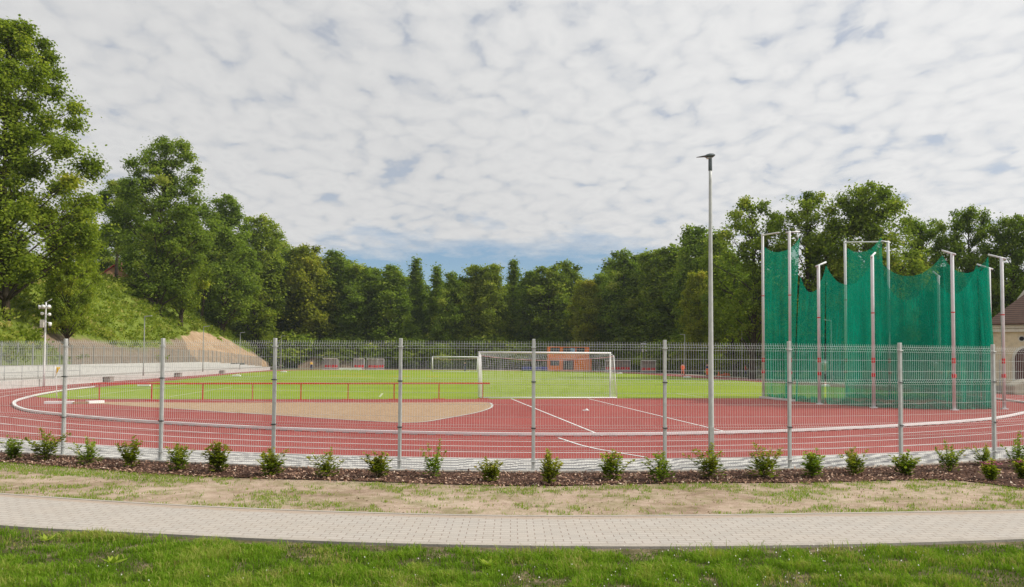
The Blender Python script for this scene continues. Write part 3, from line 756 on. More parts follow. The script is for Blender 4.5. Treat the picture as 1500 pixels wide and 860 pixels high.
# ------------------------------------------------------------------ tall lamp post
def tall_lamp():
    x, y = G(1042, 697); H = 5.86
    t = thing('street_lamp', (x, y, 0), 'tall slim galvanised street lamp standing in the shrub row before the fence', 'street lamp')
    m = MB(); m.lathe([(.055, 0), (.053, .9), (.044, 2.4), (.036, 4.0), (.028, H - .45), (.028, H - .20)], n=20); m.build('pole', M['galv'], t, True)
    m = MB(); m.box((0, -.062, .75), (.075, .012, .28)); m.build('access_door', M['galv'], t, bevel=.004)
    m = MB(); m.lathe([(.032, H - .26), (.036, H - .25), (.034, H - .03), (.032, H)], n=16); m.build('collar', M['lamp_grey'], t, True)
    # flat tapering LED head pointing left, slightly tilted
    m = MB(); prof = []
    secs = [(.13, .055, .02, .02), (.08, .085, .055, .055), (-.02, .10, .07, .06), (-.10, .09, .055, .045), (-.16, .06, .03, .02), (-.30, .042, .018, .012), (-.40, .015, .008, .006)]
    vs = []
    secs = [tuple(v * .64 for v in q) for q in secs]
    for (sx, hw, up, dn) in secs:
        z = H + .02 + sx * .12
        for j in range(12):
            a = 2 * math.pi * j / 12; vs.append((sx * 1.0, hw * math.cos(a) * 1.35, z + (up if math.sin(a) > 0 else dn) * math.sin(a)))
    k = len(secs); fs = [(i * 12 + j, i * 12 + (j + 1) % 12, (i + 1) * 12 + (j + 1) % 12, (i + 1) * 12 + j) for i in range(k - 1) for j in range(12)]
    fs += [tuple(range(12)), tuple((k - 1) * 12 + j for j in range(12))]
    m.add(vs, fs); m.build('lamp_head', M['lamp_grey'], t, True)
    m = MB(); m.box((-.02, 0, H - .028), (.09, .09, .008)); m.build('lens', M['white'], t)
tall_lamp()

# ------------------------------------------------------------------ shrubs in the mulch
def shrub_mesh(seed, H, Wd, nst, kind=0):
    r = random.Random(seed); st = MB(); Pc, Tt, Bb, Ll, Ww, ti = [], [], [], [], [], []
    for i in range(nst):
        a = r.random() * 6.28; sp = r.random() ** .7 * Wd * .5; h = H * r.uniform(.68, 1.0) * (1 - .22 * sp / (Wd * .5))
        if i == 0: h = H; sp *= .5
        p0 = Vector((r.uniform(-.03, .03), r.uniform(-.03, .03), 0)); p2 = Vector((math.cos(a) * sp, math.sin(a) * sp, h)); p1 = p2 * .5 + Vector((0, 0, h * .12))
        pts = [p0 * (1 - t) ** 2 + p1 * 2 * t * (1 - t) + p2 * t * t for t in np.linspace(0, 1, 7)]
        st.tube(pts, [.006 * (1 - .7 * t) for t in np.linspace(0, 1, 7)], 5)
        nl = int(46 * h / H) + 12
        for k in range(nl):
            t = r.uniform(.12, 1.0) ** .85; q = p0 * (1 - t) ** 2 + p1 * 2 * t * (1 - t) + p2 * t * t
            b = r.random() * 6.28; dv = np.array([math.cos(b), math.sin(b), r.uniform(.1, .9)]); dv /= np.linalg.norm(dv)
            l = r.uniform(.040, .075) * (1.15 - .4 * t)
            off = r.uniform(.4, 1.7) * l * (1.5 - t)
            Pc.append(np.array(q) + dv * off); Tt.append(dv); Bb.append(np.cross(dv, [r.uniform(-.4, .4), r.uniform(-.4, .4), 1])); Ll.append(l * 1.15); Ww.append(l * .72)
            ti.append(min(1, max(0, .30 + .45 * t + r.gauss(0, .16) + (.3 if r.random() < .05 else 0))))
    for k in range(int(150)):   # dense heart of the bush
        b = r.random() * 6.28; rr = Wd * .24 * r.random() ** .5; z = H * r.uniform(.04, .48)
        dv = np.array([math.cos(b), math.sin(b), r.uniform(-.2, .8)]); dv /= np.linalg.norm(dv); l = r.uniform(.045, .078)
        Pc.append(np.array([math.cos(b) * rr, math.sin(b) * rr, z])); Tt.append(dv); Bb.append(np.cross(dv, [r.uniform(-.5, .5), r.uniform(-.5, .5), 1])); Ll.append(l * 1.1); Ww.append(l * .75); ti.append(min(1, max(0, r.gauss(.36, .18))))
    V, Fq = quads(np.array(Pc), unit(np.array(Tt)), unit(np.array(Bb)), np.array(Ll), np.array(Ww))
    sm = st.build('stem', M['stem']); C.objects.unlink(sm)
    me = np_mesh('foliage', V, Fq, np.array(ti)); me.materials.append(M['shrub_leaf'])
    return sm.data, me
shv = [shrub_mesh(40 + i, *a) for i, a in enumerate(((.60, .62, 12), (.66, .80, 11), (.55, .70, 12), (.80, .75, 9), (.52, .55, 13), (.60, .95, 10), (.48, .60, 12), (.58, .50, 14)))]
ordw = ['first', 'second', 'third', 'fourth', 'fifth', 'sixth', 'seventh', 'eighth', 'ninth']
SH = [(22, 672, 640, 0, 'small upright green shrub at the left end of the row'), (67, 673, 634, 1, 'shrub with spreading twigs just left of the first fence post'), (132, 680, 645, 5, 'wide green shrub with loose twigs right of the first fence post'),
      (190, 684, 645, 0, 'dense rounded shrub left of the second fence post'), (262, 688, 655, 2, 'small leafy shrub right of the second fence post'), (320, 691, 650, 7, 'slim upright shrub midway between second and third fence posts'),
      (400, 696, 658, 2, 'spreading shrub directly before the third fence post'), (478, 698, 660, 5, 'broad shrub midway between third and fourth fence posts'), (556, 698, 664, 4, 'compact shrub just left of the fourth fence post'),
      (634, 698, 652, 3, 'shrub with one tall leafy shoot right of the fourth fence post'), (720, 704, 674, 6, 'low bushy shrub left of the middle fence post'), (803, 708, 668, 7, 'narrow upright shrub just right of the middle fence post'),
      (893, 702, 665, 2, 'wide shrub between the middle fence post and the next one right'), (970, 704, 665, 5, 'sprawling shrub at the foot of the fence post left of the lamp'), (1040, 700, 656, 1, 'bright green shrub around the foot of the tall lamp'),
      (1118, 699, 656, 5, 'open twiggy shrub left of the fence post beyond the lamp'), (1190, 698, 660, 0, 'dark bushy shrub right of the fence post beyond the lamp'), (1255, 694, 658, 2, 'shrub with thin side twigs before the throwing cage net'),
      (1324, 695, 662, 6, 'dark shrub covering the foot of the last but one fence post'), (1391, 690, 650, 1, 'large spreading shrub right of the last but one fence post'), (1441, 681, 655, 5, 'wide shrub at the foot of the last fence post, behind pink flowers'), (1492, 686, 640, 3, 'tall shoots of the shrub at the right end of the row')]
HV = (.60, .66, .55, .80, .52, .60, .48, .58)
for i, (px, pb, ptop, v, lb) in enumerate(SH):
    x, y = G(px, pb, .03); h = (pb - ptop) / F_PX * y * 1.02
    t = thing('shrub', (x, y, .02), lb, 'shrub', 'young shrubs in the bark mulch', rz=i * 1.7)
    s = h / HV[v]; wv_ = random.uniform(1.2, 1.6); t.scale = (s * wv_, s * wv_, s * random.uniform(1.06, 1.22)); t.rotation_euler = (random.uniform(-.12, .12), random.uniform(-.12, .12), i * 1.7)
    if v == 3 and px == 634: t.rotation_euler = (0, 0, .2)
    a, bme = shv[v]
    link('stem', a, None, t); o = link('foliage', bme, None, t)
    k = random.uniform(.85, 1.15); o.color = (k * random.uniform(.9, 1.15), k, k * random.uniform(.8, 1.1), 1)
def flower_shrub(px, pb, ptop, seed, lb):
    x, y = G(px, pb, .03); h = (pb - ptop) / F_PX * y
    t = thing('flowering_shrub', (x, y, .02), lb, 'flowering shrub', 'pink flowering shrubs')
    a, bme = shrub_mesh(seed, h, h * 1.0, 18)
    link('stem', a, None, t); o = link('foliage', bme, None, t); o.color = (1.15, 1.1, .9, 1)
    Pc = []
    for k in range(26):
        an = random.random() * 6.28; rr = h * .48 * random.random() ** .5
        for j in range(9): Pc.append((math.cos(an) * rr + random.gauss(0, .012), math.sin(an) * rr + random.gauss(0, .012), h * (.95 - .3 * (rr / h)) + random.gauss(0, .008)))
    n = len(Pc); V, Fq = quads(np.array(Pc), unit(rdir(n) * np.array([1, 1, .3])), unit(rdir(n) * np.array([1, 1, .3])), np.full(n, .022), np.full(n, .02))
    link('blossom', np_mesh('blossom', V, Fq, RNG.random(n)), M['petal'], t)
flower_shrub(1452, 702, 673, 91, 'small round shrub with pink flower heads in front of the last fence post')
flower_shrub(1499, 700, 672, 92, 'pink flowering shrub cut by the right edge of the picture')
# ------------------------------------------------------------------ goals
def goal(name, label, width=7.32, H=2.44, dep=1.5, top=.85, net_step=.12, r=.055, fine=True):
    """front posts along local X through the origin; the net falls towards local -Y"""
    t = thing(name, (0, 0, 0), label, 'football goal', 'football goals')
    hw = width / 2 + r
    for s in (-1, 1):
        MB().tube([(s * hw, 0, 0), (s * hw, 0, H + r)], r, 12).build('upright', M['white'], t, True)
        m = MB(); m.tube([(s * hw, 0, H + .02), (s * hw, -top, H - .10)], .022, 8); m.tube([(s * hw, -top, H - .10), (s * hw, -dep, .05)], .022, 8); m.tube([(s * hw, 0, .04), (s * hw, -dep, .04)], .03, 8)
        m.build('side_brace', M['white'], t, True)
    MB().tube([(-hw - r, 0, H + r), (hw + r, 0, H + r)], r, 12).build('crossbar', M['white'], t, True)
    MB().tube([(-hw, -dep, .045), (hw, -dep, .045)], .042, 8).build('ground_bar', M['white'], t, True)
    def back(x, f):
        """net surface: f 0..1 along the profile from crossbar to the ground bar"""
        sag = 1 - (2 * x / width) ** 2
        pr = [(0, H), (-top, H - .12 - .24 * sag), (-dep * .85, 1.1 - .02 * sag), (-dep, .06)]
        ls = [0, top, top + 1.15, top + 1.15 + 1.05]; q = f * ls[-1]
        for i in range(3):
            if q <= ls[i + 1] + 1e-9:
                k = (q - ls[i]) / (ls[i + 1] - ls[i]); a, b = pr[i], pr[i + 1]
                return Vector((x, a[0] + (b[0] - a[0]) * k, a[1] + (b[1] - a[1]) * k))
    V, Fq = [], []
    def strand(pts, rr):
        b = len(V)
        for p in pts:
            for j in range(3):
                a = 2.094 * j; V.append((p[0] + rr * math.cos(a), p[1] + rr * math.sin(a) * .7, p[2] + rr * math.sin(a) * .7))
        for i in range(len(pts) - 1):
            for j in range(3): Fq.append((b + i * 3 + j, b + i * 3 + (j + 1) % 3, b + (i + 1) * 3 + (j + 1) % 3, b + (i + 1) * 3 + j))
    rr = .0042 if fine else .008
    nx = int(width / net_step); nf = int(3.05 / net_step)
    wob = lambda x, f: Vector((.02 * math.sin(x * 5 + f * 9), .025 * math.sin(f * 14 + x * 3), 0))
    for i in range(nx + 1):
        x = -width / 2 + width * i / nx; strand([back(x, f) + wob(x, f) for f in np.linspace(0, 1, 14)], rr)
    for k in range(nf + 1):
        f = k / nf; strand([back(x, f) + wob(x, f) for x in np.linspace(-width / 2, width / 2, 26)], rr)
    for s in (-1, 1):
        for k in range(1, int(dep / net_step)):
            y = -k * net_step; ztop = H - .12 * k * net_step / top if -y <= top else H - .1 - (-y - top) / (dep - top) * (H - .2)
            strand([(s * width / 2, y, .06), (s * width / 2, y, ztop)], rr)
        for k in range(1, int(H / net_step)):
            z = k * net_step; ymax = -(top + (dep - top) * (1 - z / (H - .1)))
            strand([(s * width / 2, 0, z), (s * width / 2, ymax, z)], rr)
    link('net', np_mesh('net', np.array(V), np.array(Fq)), M['rope'], t)
    m = MB(); m.tube([back(x, .29) + Vector((0, 0, .01)) for x in np.linspace(-hw, hw, 24)], .014 if fine else .02, 6); m.build('net_cord', M['pink_rope'], t, True)
    return t
g1 = goal('football_goal', 'white football goal with a square meshed net at the near end of the pitch')
g1.location = GOAL_C + AX_V * .15; g1.rotation_euler = (0, 0, TH)
g2 = goal('football_goal', 'smaller looking white football goal at the far end of the pitch', fine=False, net_step=.24, r=.075)
p = (D(636.5, 545, 138) + D(696.5, 545.3, 138.6)) / 2
g2.location = (p.x, p.y, 0.0); g2.rotation_euler = (0, 0, TH + math.pi)

# red barrier rail along the sand
bar = thing('barrier_rail', (*G(430, 586), 0), 'long low red metal barrier rail on posts behind the sand landing area', 'railing')
BP = [G(*p) for p in ((145, 587.6), (209.6, 587.2), (285, 586.8), (358.5, 586.6), (431, 586.4), (503, 586), (574, 585.5), (643.5, 585.3), (707, 584.6))]
ba0 = Vector(BP[0]).to_3d(); ba1 = Vector(BP[-1]).to_3d()
for i in range(9):
    q = ba0.lerp(ba1, i / 8) - bar.location
    po = MB().box((q.x, q.y, .40), (.05, .05, .80), .1).build('post', M['red_paint'], bar)
    MB().box((q.x, q.y + .02, .02), (.62, .16, .035), .1).build('foot_plate', M['red_paint'], po)
a = ba0 - bar.location; b = ba1 - bar.location; dd = (b - a).normalized()
MB().box((a + b) / 2 + Vector((0, 0, .83)), ((b - a).length + .75, .09, .075), math.atan2(dd.y, dd.x)).build('top_rail', M['red_paint'], bar, bevel=.01)
# white timber stop board at the end of the sand
sb = thing('stop_board', (*G(110, 591), 0), 'long white timber board lying at the left end of the sand', 'board')
a = Vector((*G(66, 592), 0)) - sb.location; b = Vector((*G(118, 592), 0)) - sb.location; c = Vector((*G(151, 590.6), 0)) - sb.location
for p0, p1, nm in ((a, b - (b - a).normalized() * .3, 'plank'), (b + (c - b).normalized() * .3, c, 'plank')):
    d = p1 - p0; MB().box((p0 + p1) / 2 + Vector((0, 0, .07)), (d.length, .26, .12), math.atan2(d.y, d.x)).build(nm, M['white'], sb, bevel=.01)
d = c - a; MB().box(b + Vector((0, 0, .06)), (.6, .2, .09), math.atan2(d.y, d.x)).build('joint_block', M['wood_strip'], sb)
# small white cone lying on the apron
x, y = G(858, 602); m = MB(); m.box((0, 0, .015), (.26, .18, .025)); m.lathe([(.07, .03), (.06, .05), (.02, .085)], (.04, 0, 0), 10)
tag(m.build('marker_cone', M['white'], None, loc=(x, y, .012)), 'small white marker on the red apron between the sector lines', 'marker')

# corner flags
def flag(px, pb, cloth, lb, lean=.02):
    x, y = G(px, pb); t = thing('corner_flag', (x, y, 0), lb, 'corner flag', 'corner flags')
    MB().tube([(0, 0, 0), (-lean * .5, 0, .8), (-lean, 0, 1.62)], .022, 8).build('pole', M['white'], t, True)
    m = MB(); nx, nz = 6, 5; vs = []
    for i in range(nx + 1):
        for k in range(nz + 1):
            f = i / nx; w_ = .36 * (1 - abs(f - .45) * .9); vs.append((-lean + k / nz * .20 * (1 - f * .2) * (1.2 - f), .03 * math.sin(k * 1.7 + i * .6), 1.58 - f * .48))
    m.add(vs, [(i * (nz + 1) + k, i * (nz + 1) + k + 1, (i + 1) * (nz + 1) + k + 1, (i + 1) * (nz + 1) + k) for i in range(nx) for k in range(nz)])
    o = m.build('flag_cloth', cloth, t, True); so_ = o.modifiers.new('cloth', 'SOLIDIFY'); so_.thickness = .004
flag(83, 584, M['yellow'], 'white corner pole with a limp yellow flag beside the left bend', .10)
flag(1387.5, 580.5, M['lime'], 'corner pole with a lime yellow flag seen through the green net')

# ------------------------------------------------------------------ throwing cage
cage = thing('throwing_cage', (19, 42, 0), 'tall throwing cage of white poles hung with dark green netting', 'throwing cage')
CP = dict(A=(1118.5, 584), B=(1158, 588), C=(1200.5, 592.5), D=(1240, 582.5), E=(1303.5, 586), F=(1280, 598), G=(1377, 585.5), H=(1398, 601.5), I=(1452, 593.5), J=(1471, 600))
TOPS = dict(A=(1117, 343), B=(1156, 339), C=(1197.5, 389), D=(1238, 353.5), E=(1300, 353.5), F=(1281, 375), G=(1377, 404), H=(1394, 371.5), I=(1451.5, 393), J=(1469, 378))
CB = {k: Vector((*G(*v), 0)) for k, v in CP.items()}
CH = {k: D(*TOPS[k], CB[k].y).z for k in CP}
CTR = Vector((17.5, 42.5, 0))
def inward(k):
    d = CTR - CB[k]
    if k == 'F': d = Vector((.6, .8, 0))
    if k == 'E': d = Vector((-.9, -.5, 0))
    if k == 'B': d = Vector((.95, -.1, 0))
    return d.normalized()
TIP = {}
for k in CP:
    b = CB[k] - cage.location; h = CH[k]
    po = MB().lathe([(.075, 0), (.075, h), (.05, h + .03)], b, 12).build('pole', M['alu'], cage, True)
    MB().box((b.x, b.y, .03), (.26, .26, .06)).build('base_plate', M['alu'], po)
    MB().lathe([(.10, 1.42), (.10, 1.58)], b, 12).build('clamp', M['red_seat'], po)
    MB().lathe([(.079, 2.05), (.079, 2.28)], b, 12).build('marker_band', M['red_seat'], po); MB().lathe([(.079, h * .62), (.079, h * .62 + .05)], b, 12).build('marker_band', M['red_seat'], po)
    ln = .55 if k not in 'AD' else 0
    iv = inward(k)
    if k in 'AD':
        o_ = CB['B' if k == 'A' else 'E'] - CB[k]; L = o_.length; iv = o_.normalized(); ln = L * (.62 if k == 'A' else .85); rise = -.20 if k == 'A' else -.36
    else: rise = .20 if k not in 'BE' else -.02
    tip = b + iv * ln + Vector((0, 0, h + rise))
    m = MB(); m.tube([b - iv * (.18 if k not in 'AD' else 0) + Vector((0, 0, h - .06)), tip], .045, 8); m.build('arm', M['alu'], po, True)
    TIP[k] = tip
# white skid at the foot of the first gate
a = CB['A'] - cage.location; b = CB['B'] - cage.location; MB().box((a + b) / 2 + Vector((-.1, -.3, .08)), ((b - a).length * .95 + 1, .10, .10), math.atan2((b - a).y, (b - a).x)).build('gate_skid', M['alu'], cage)
def net_span(k0, k1, z0, z1, sag, b0=None, b1=None, t0=None, t1=None, fold=.16):
    p0 = t0 or TIP[k0]; p1 = t1 or TIP[k1]; c0 = (CB[k0] - cage.location) + inward(k0) * (.16 if k0 in 'ADBE' else .42); c1 = (CB[k1] - cage.location) + inward(k1) * (.16 if k1 in 'ADBE' else .42)
    nx, nz = 34, 26; V = []; L = (p1 - p0).length; nrm = Vector((-(c1 - c0).y, (c1 - c0).x, 0)).normalized()
    ph = random.random() * 9
    for i in range(nx + 1):
        u = i / nx; top = Vector((p0.x + (p1.x - p0.x) * u, p0.y + (p1.y - p0.y) * u, z0 + (z1 - z0) * u - sag * (1 - abs(2 * u - 1) ** 2.2)))
        bot = c0.lerp(c1, u); bot = bot + nrm * (.06 * math.sin(u * 23 + ph)); bot.z = .03
        for k in range(nz + 1):
            v = k / nz; e = v ** .75
            q = top.lerp(Vector((bot.x, bot.y, bot.z)), v); xy_ = Vector((top.x, top.y, 0)).lerp(Vector((bot.x, bot.y, 0)), e)
            am = fold * (.3 + .9 * v) * math.sin(math.pi * u) ** .5
            q = Vector((xy_.x, xy_.y, q.z)) + nrm * (am * (math.sin(u * L * 4.2 + ph + v * 1.3) * .6 + math.sin(u * L * 9.1 + ph * 2 - v * 2.1) * .3) + .25 * math.sin(math.pi * u) * math.sin(math.pi * v) * -.6)
            V.append(q)
    Fq = [(i * (nz + 1) + k, i * (nz + 1) + k + 1, (i + 1) * (nz + 1) + k + 1, (i + 1) * (nz + 1) + k) for i in range(nx) for k in range(nz)]
    m = MB(); m.add(V, Fq); m.build('net_panel', M['net'], cage, True)
    # loose bunched hem along the ground
    m = MB(); V = []
    for i in range(61):
        u = i / 60; q = c0.lerp(c1, u); hh = .16 + .20 * abs(math.sin(u * 7 + ph)) * random.uniform(.5, 1)
        for k in range(4): V.append(q + nrm * (.10 * math.sin(u * 31 + k * 1.9 + ph) + .05 * k) + Vector((0, 0, .02 + hh * k / 3)))
    m.add(V, [(i * 4 + k, i * 4 + k + 1, (i + 1) * 4 + k + 1, (i + 1) * 4 + k) for i in range(60) for k in range(3)]); m.build('net_hem', M['net'], cage, True)
A0 = (CB['A'] - cage.location) + (CB['B'] - CB['A']).normalized() * .25; A0.z = 8.6
net_span('A', 'B', 8.5, 8.6, .5, t0=A0)
net_span('B', 'C', 6.55, 6.85, 1.05)
net_span('C', 'F', 6.85, 7.0, 1.15)
net_span('F', 'H', 7.0, 6.85, .95)
net_span('H', 'J', 6.85, 6.95, .8)
net_span('J', 'I', 6.95, 6.95, .5)
net_span('I', 'G', 6.95, 7.15, 1.35)
net_span('G', 'E', 7.15, 6.9, 1.5)
D0 = (CB['D'] - cage.location) + (CB['E'] - CB['D']).normalized() * .18; D0.z = 8.75
net_span('D', 'E', 8.75, 8.95, .5, t0=D0)

# ------------------------------------------------------------------ left terrace and hillside
W0 = Vector((-32.4, 52.0, 0)); WV = Vector((-.104, .9946, 0)); WN = Vector((-.9946, -.104, 0))   # along the wall / away from the track
def wp(s, d, z=0.0): q = W0 + WV * s + WN * d; return Vector((q.x, q.y, z))
def wall_seg(s0, s1, d, th, z0a, z1a, z1b, step=6.0):
    """cast wall in bays with small joints, top height from z1a to z1b"""
    m = MB(); n = max(1, int((s1 - s0) / step))
    for i in range(n):
        a = s0 + (s1 - s0) * i / n; b = s0 + (s1 - s0) * (i + 1) / n - .03
        h = z1a + (z1b - z1a) * (i + .5) / n
        q = [wp(a, d), wp(b, d), wp(b, d + th), wp(a, d + th)]
        m.prism([(p.x, p.y) for p in q], z0a, h)
    return m
m = wall_seg(-26, 96, 0.0, .3, -.1, .55, .50)
tag(m.build('concrete_wall', M['concrete'], None, bevel=.02), 'long low white concrete wall along the left edge of the track', 'wall')
m = wall_seg(-26, 72, 4.4, .3, .3, 1.38, 1.50); m2 = wall_seg(72, 112, 4.4, .3, .0, 1.5, .55); m.add(m2.v, m2.f)
tag(m.build('concrete_wall', M['concrete'], None, bevel=.02), 'higher white concrete retaining wall at the foot of the hillside', 'wall')
n = 40; ribbon('terrace', [wp(-26 + 138 * i / n, .28) for i in range(n + 1)], [wp(-26 + 138 * i / n, 4.5) for i in range(n + 1)], .46, M['terrace'])
# railing on the low wall
rl = thing('handrail', wp(-5, .15, 0), 'grey tubular handrail along the top of the low white wall', 'railing')
for i in range(17):
    q = wp(-24 + i * 2.4, .15) - rl.location; MB().tube([(q.x, q.y, .5), (q.x, q.y, 1.5)], .022, 6).build('post', M['wire_far'], rl, True)
for z in (1.5, 1.05):
    a = wp(-24.2, .15) - rl.location; b = wp(14.6, .15) - rl.location; MB().tube([(a.x, a.y, z), (b.x, b.y, z)], .022, 6).build('rail', M['wire_far'], rl, True)
# mesh fence on the retaining wall and round the back
far_panel = wire_panel(2.5, 1.75, 25, [.4, .6, 1.0, 1.2, 1.5], (.2, .8, 1.6), .0045, 'far_mesh_panel'); far_panel.materials.append(M['wire_far'])
fpost = MB().box((0, 0, .9), (.07, .07, 1.8)).build('post', M['wire_far']); C.objects.unlink(fpost)
def far_fence(pts, zs, label):
    """pts: polyline of 2-D points with base heights"""
    P = np.c_[np.array([tuple(p)[:2] for p in pts]), np.array(zs)]; P = resample(P, 2.5)
    t = thing('mesh_fence', (P[0][0], P[0][1], 0), label, 'fence')
    for i in range(len(P)):
        o = bpy.data.objects.new('post', fpost.data); C.objects.link(o); o.parent = t; o.location = Vector(P[i]) - t.location
        if i < len(P) - 1:
            d = P[i + 1] - P[i]; L = np.linalg.norm(d); pa = bpy.data.objects.new('mesh_panel', far_panel); C.objects.link(pa); pa.parent = t
            pa.location = Vector(P[i]) - t.location; pa.rotation_euler = (0, 0, math.atan2(d[1], d[0])); pa.scale = (L / 2.5, 1, 1)
far_fence([wp(-24, 4.55), wp(72, 4.55), wp(112, 4.55)], [1.35, 1.45, .5], 'grey wire mesh fence on top of the retaining wall below the hill')
# small dark boxes let into the foot of the low wall
for px, pb, lb in ((155, 559.2, 'dark box at the foot of the low white wall, nearest to the red rail'), (258, 550.5, 'dark box at the low wall between the second and third wall lamps'), (323, 546, 'farthest dark box at the foot of the low white wall')):
    Y = (pb and 0) or 0
    s = None
    # where the sight line meets the face of the wall
    dx = (px - 750) / F_PX; s = (dx * W0.y - W0.x) / (WV.x - dx * WV.y); q = wp(s, -.35)
    m = MB(); m.box((0, 0, .22), (.9, .5, .42), math.atan2(WV.y, WV.x)); m.box((0, 0, .45), (1.0, .6, .05), math.atan2(WV.y, WV.x)); 
    tag(m.build('junction_box', M['terrace'], None, loc=q, bevel=.02), lb, 'box', 'dark boxes along the low wall')

def hill_h(d, Y):
    crest = 14.6 if Y < 138 else max(1.0, 14.6 - (Y - 138) * .225)
    if Y < 60: crest = max(7.0, 14.6 - (60 - Y) * .15)
    z = 1.3 + .88 * d
    k = 2.0
    h = -math.log(math.exp(-z / k) + math.exp(-crest / k)) * k + .0
    h += .012 * max(0, d - 16)
    fade = max(0.0, min(1.0, (196 - Y) / 30.0))
    return max(0.02, h * fade + (1 - fade) * .05)
def hz(x, y):
    q = Vector((x, y, 0)) - W0; d = q.dot(WN) - 4.7
    return hill_h(max(d, 0), y) + .35 * mnoise.fractal((x * .12, y * .12, 3), 1, 2, 4) * min(1, max(0, d) / 3) if d > -.2 else 0.0
def make_hill():
    ds = np.r_[0, .4, .9, 1.5, 2.2, 3, 3.8, 4.6, 5.5, 6.5, 7.5, 8.5, 10, 11.5, 13, 14.5, 16, 18, 20, 23, 27, 32, 40, 55, 80, 130]
    ss = np.arange(-40, 152, 1.6); V, so_, sa = [], [], []
    for s in ss:
        for d in ds:
            q = wp(s, 4.7 + d); z = hz(q.x, q.y)
            if d == 0: z = min(z, 1.25 if q.y < 150 else .4)
            V.append((q.x, q.y, z))
            # bare cut soil low on the bank, and the fresh orange sand
            top = 3.2 + 1.1 * math.sin(q.y * .11) + .8 * mnoise.noise((q.y * .3, d * .5, 1))
            b = max(0.0, min(1.0, .5 + (top - d) * .35)) if q.y > 76 else 0.0
            so_.append(b)
            yl = 119 + d * .7 + 4 * mnoise.noise((d * .9, 3, 1)); yr = 172 - d * 3.2; sa.append(max(0.0, min(1.0, .5 + .28 * min(q.y - yl, yr - q.y, (5.4 * math.sqrt(max(0.0, 1 - ((q.y - 143) / 28) ** 2)) - d) * 2.0 + 4 * mnoise.noise((q.y * .25, 7, d * .6))))))
    n = len(ds); Fq = [(i * n + k, i * n + k + 1, (i + 1) * n + k + 1, (i + 1) * n + k) for i in range(len(ss) - 1) for k in range(n - 1)]
    me = np_mesh('hillside', np.array(V), np.array(Fq)[:, ::1])
    for nm, val in (('soil', so_), ('sand', sa)):
        a = me.attributes.new(nm, 'FLOAT', 'POINT'); a.data.foreach_set('value', np.array(val, dtype=np.float32))
    if me.polygons[0].normal.z < 0: me.flip_normals()
    for p in me.polygons: p.use_smooth = True
    o = link('hillside', me, M['hill']); o['kind'] = 'structure'
make_hill()
# undergrowth on the bank
def scrub():
    Pc, Tt, Bb, L, Wd, ti = [], [], [], [], [], []
    r = random.Random(5); made = 0
    while made < 3200:
        s = r.uniform(-22, 128); d = r.uniform(.3, 20) if r.random() < .85 else r.uniform(15, 40)
        q = wp(s, 4.7 + d); Y = q.y
        yl = 119 + d * .7; yr = 172 - d * 3.2
        if d < 5.6 * math.sqrt(max(0.0, 1 - ((Y - 143) / 30) ** 2)) and yl - 3 < Y < yr + 2 and r.random() < .97: continue
        top = 3.2 + 1.1 * math.sin(Y * .11)
        if d < top and Y > 76 and r.random() < .93: continue
        if mnoise.noise((q.x * .15, q.y * .15, 7)) < -.25 and r.random() < .6: continue
        made += 1
        z = hz(q.x, q.y); big = r.random(); h = .35 + 1.1 * big ** 3; w_ = h * r.uniform(.8, 1.5); hue = r.gauss(.5, .2); k = int(22 + 60 * big ** 2)
        for j in range(k):
            a = r.random() * 6.28; rr = w_ * r.random() ** .5; zz = h * r.random() ** .8 * (1 - .5 * (rr / w_) ** 2)
            Pc.append((q.x + math.cos(a) * rr, q.y + math.sin(a) * rr, z + zz)); dv = (math.cos(a) * .7 + r.gauss(0, .4), math.sin(a) * .7 + r.gauss(0, .4), r.uniform(.2, 1.1)); Tt.append(dv); Bb.append((r.gauss(0, 1), r.gauss(0, 1), r.gauss(0, .5)))
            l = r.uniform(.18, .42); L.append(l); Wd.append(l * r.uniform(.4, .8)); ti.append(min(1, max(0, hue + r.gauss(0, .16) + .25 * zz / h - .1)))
    T_ = unit(np.array(Tt)); B_ = unit(np.cross(T_, unit(np.array(Bb))))
    V, Fq = quads(np.array(Pc), T_, B_, np.array(L), np.array(Wd))
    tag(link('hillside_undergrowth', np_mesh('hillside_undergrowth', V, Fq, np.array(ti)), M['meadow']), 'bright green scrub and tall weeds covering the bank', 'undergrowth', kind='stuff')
scrub()
# brick house with a red roof on the hilltop
def hilltop_house():
    p = D(170, 415, 146); x, y = p.x, p.y; z = hz(x, y) - .2
    t = thing('brick_house', (x, y, z), 'brick house with a dark red roof half hidden by trees on the hilltop', 'house', rz=.35)
    Wd, Dp, Hh, Rf = 6.2, 7.0, 2.6, 2.6
    m = MB(); m.box((0, 0, Hh / 2), (Wd, Dp, Hh)); m.extrude([(-Wd / 2, 0, Hh), (Wd / 2, 0, Hh), (0, 0, Hh + Rf - .1)], (0, -Dp / 2, 0), (0, Dp / 2, 0)); m.build('wall', M['brick'], t)
    m = MB()
    for s in (-1, 1):
        a = Vector((s * (Wd / 2 + .5), 0, Hh - .42)); b = Vector((0, 0, Hh + Rf)); nn = Vector((s * Rf, 0, Wd / 2)).normalized() * .12
        m.extrude([a, b, b + Vector((0, 0, .15)), a + nn], (0, -Dp / 2 - .4, 0), (0, Dp / 2 + .4, 0))
    rf = m.build('roof', M['roof_red'], t); MB().box((.9, 1.5, Hh + Rf + .2), (.6, .6, 1.6)).build('chimney', M['brick'], rf)
    for xx in (-1.6, 1.5): 
        f = MB().box((xx, -Dp / 2 - .02, 1.5), (1.0, .06, 1.2)).build('window', M['trim_white'], t); MB().box((xx, -Dp / 2 - .06, 1.5), (.82, .04, 1.02)).build('pane', M['glass'], f)
hilltop_house()

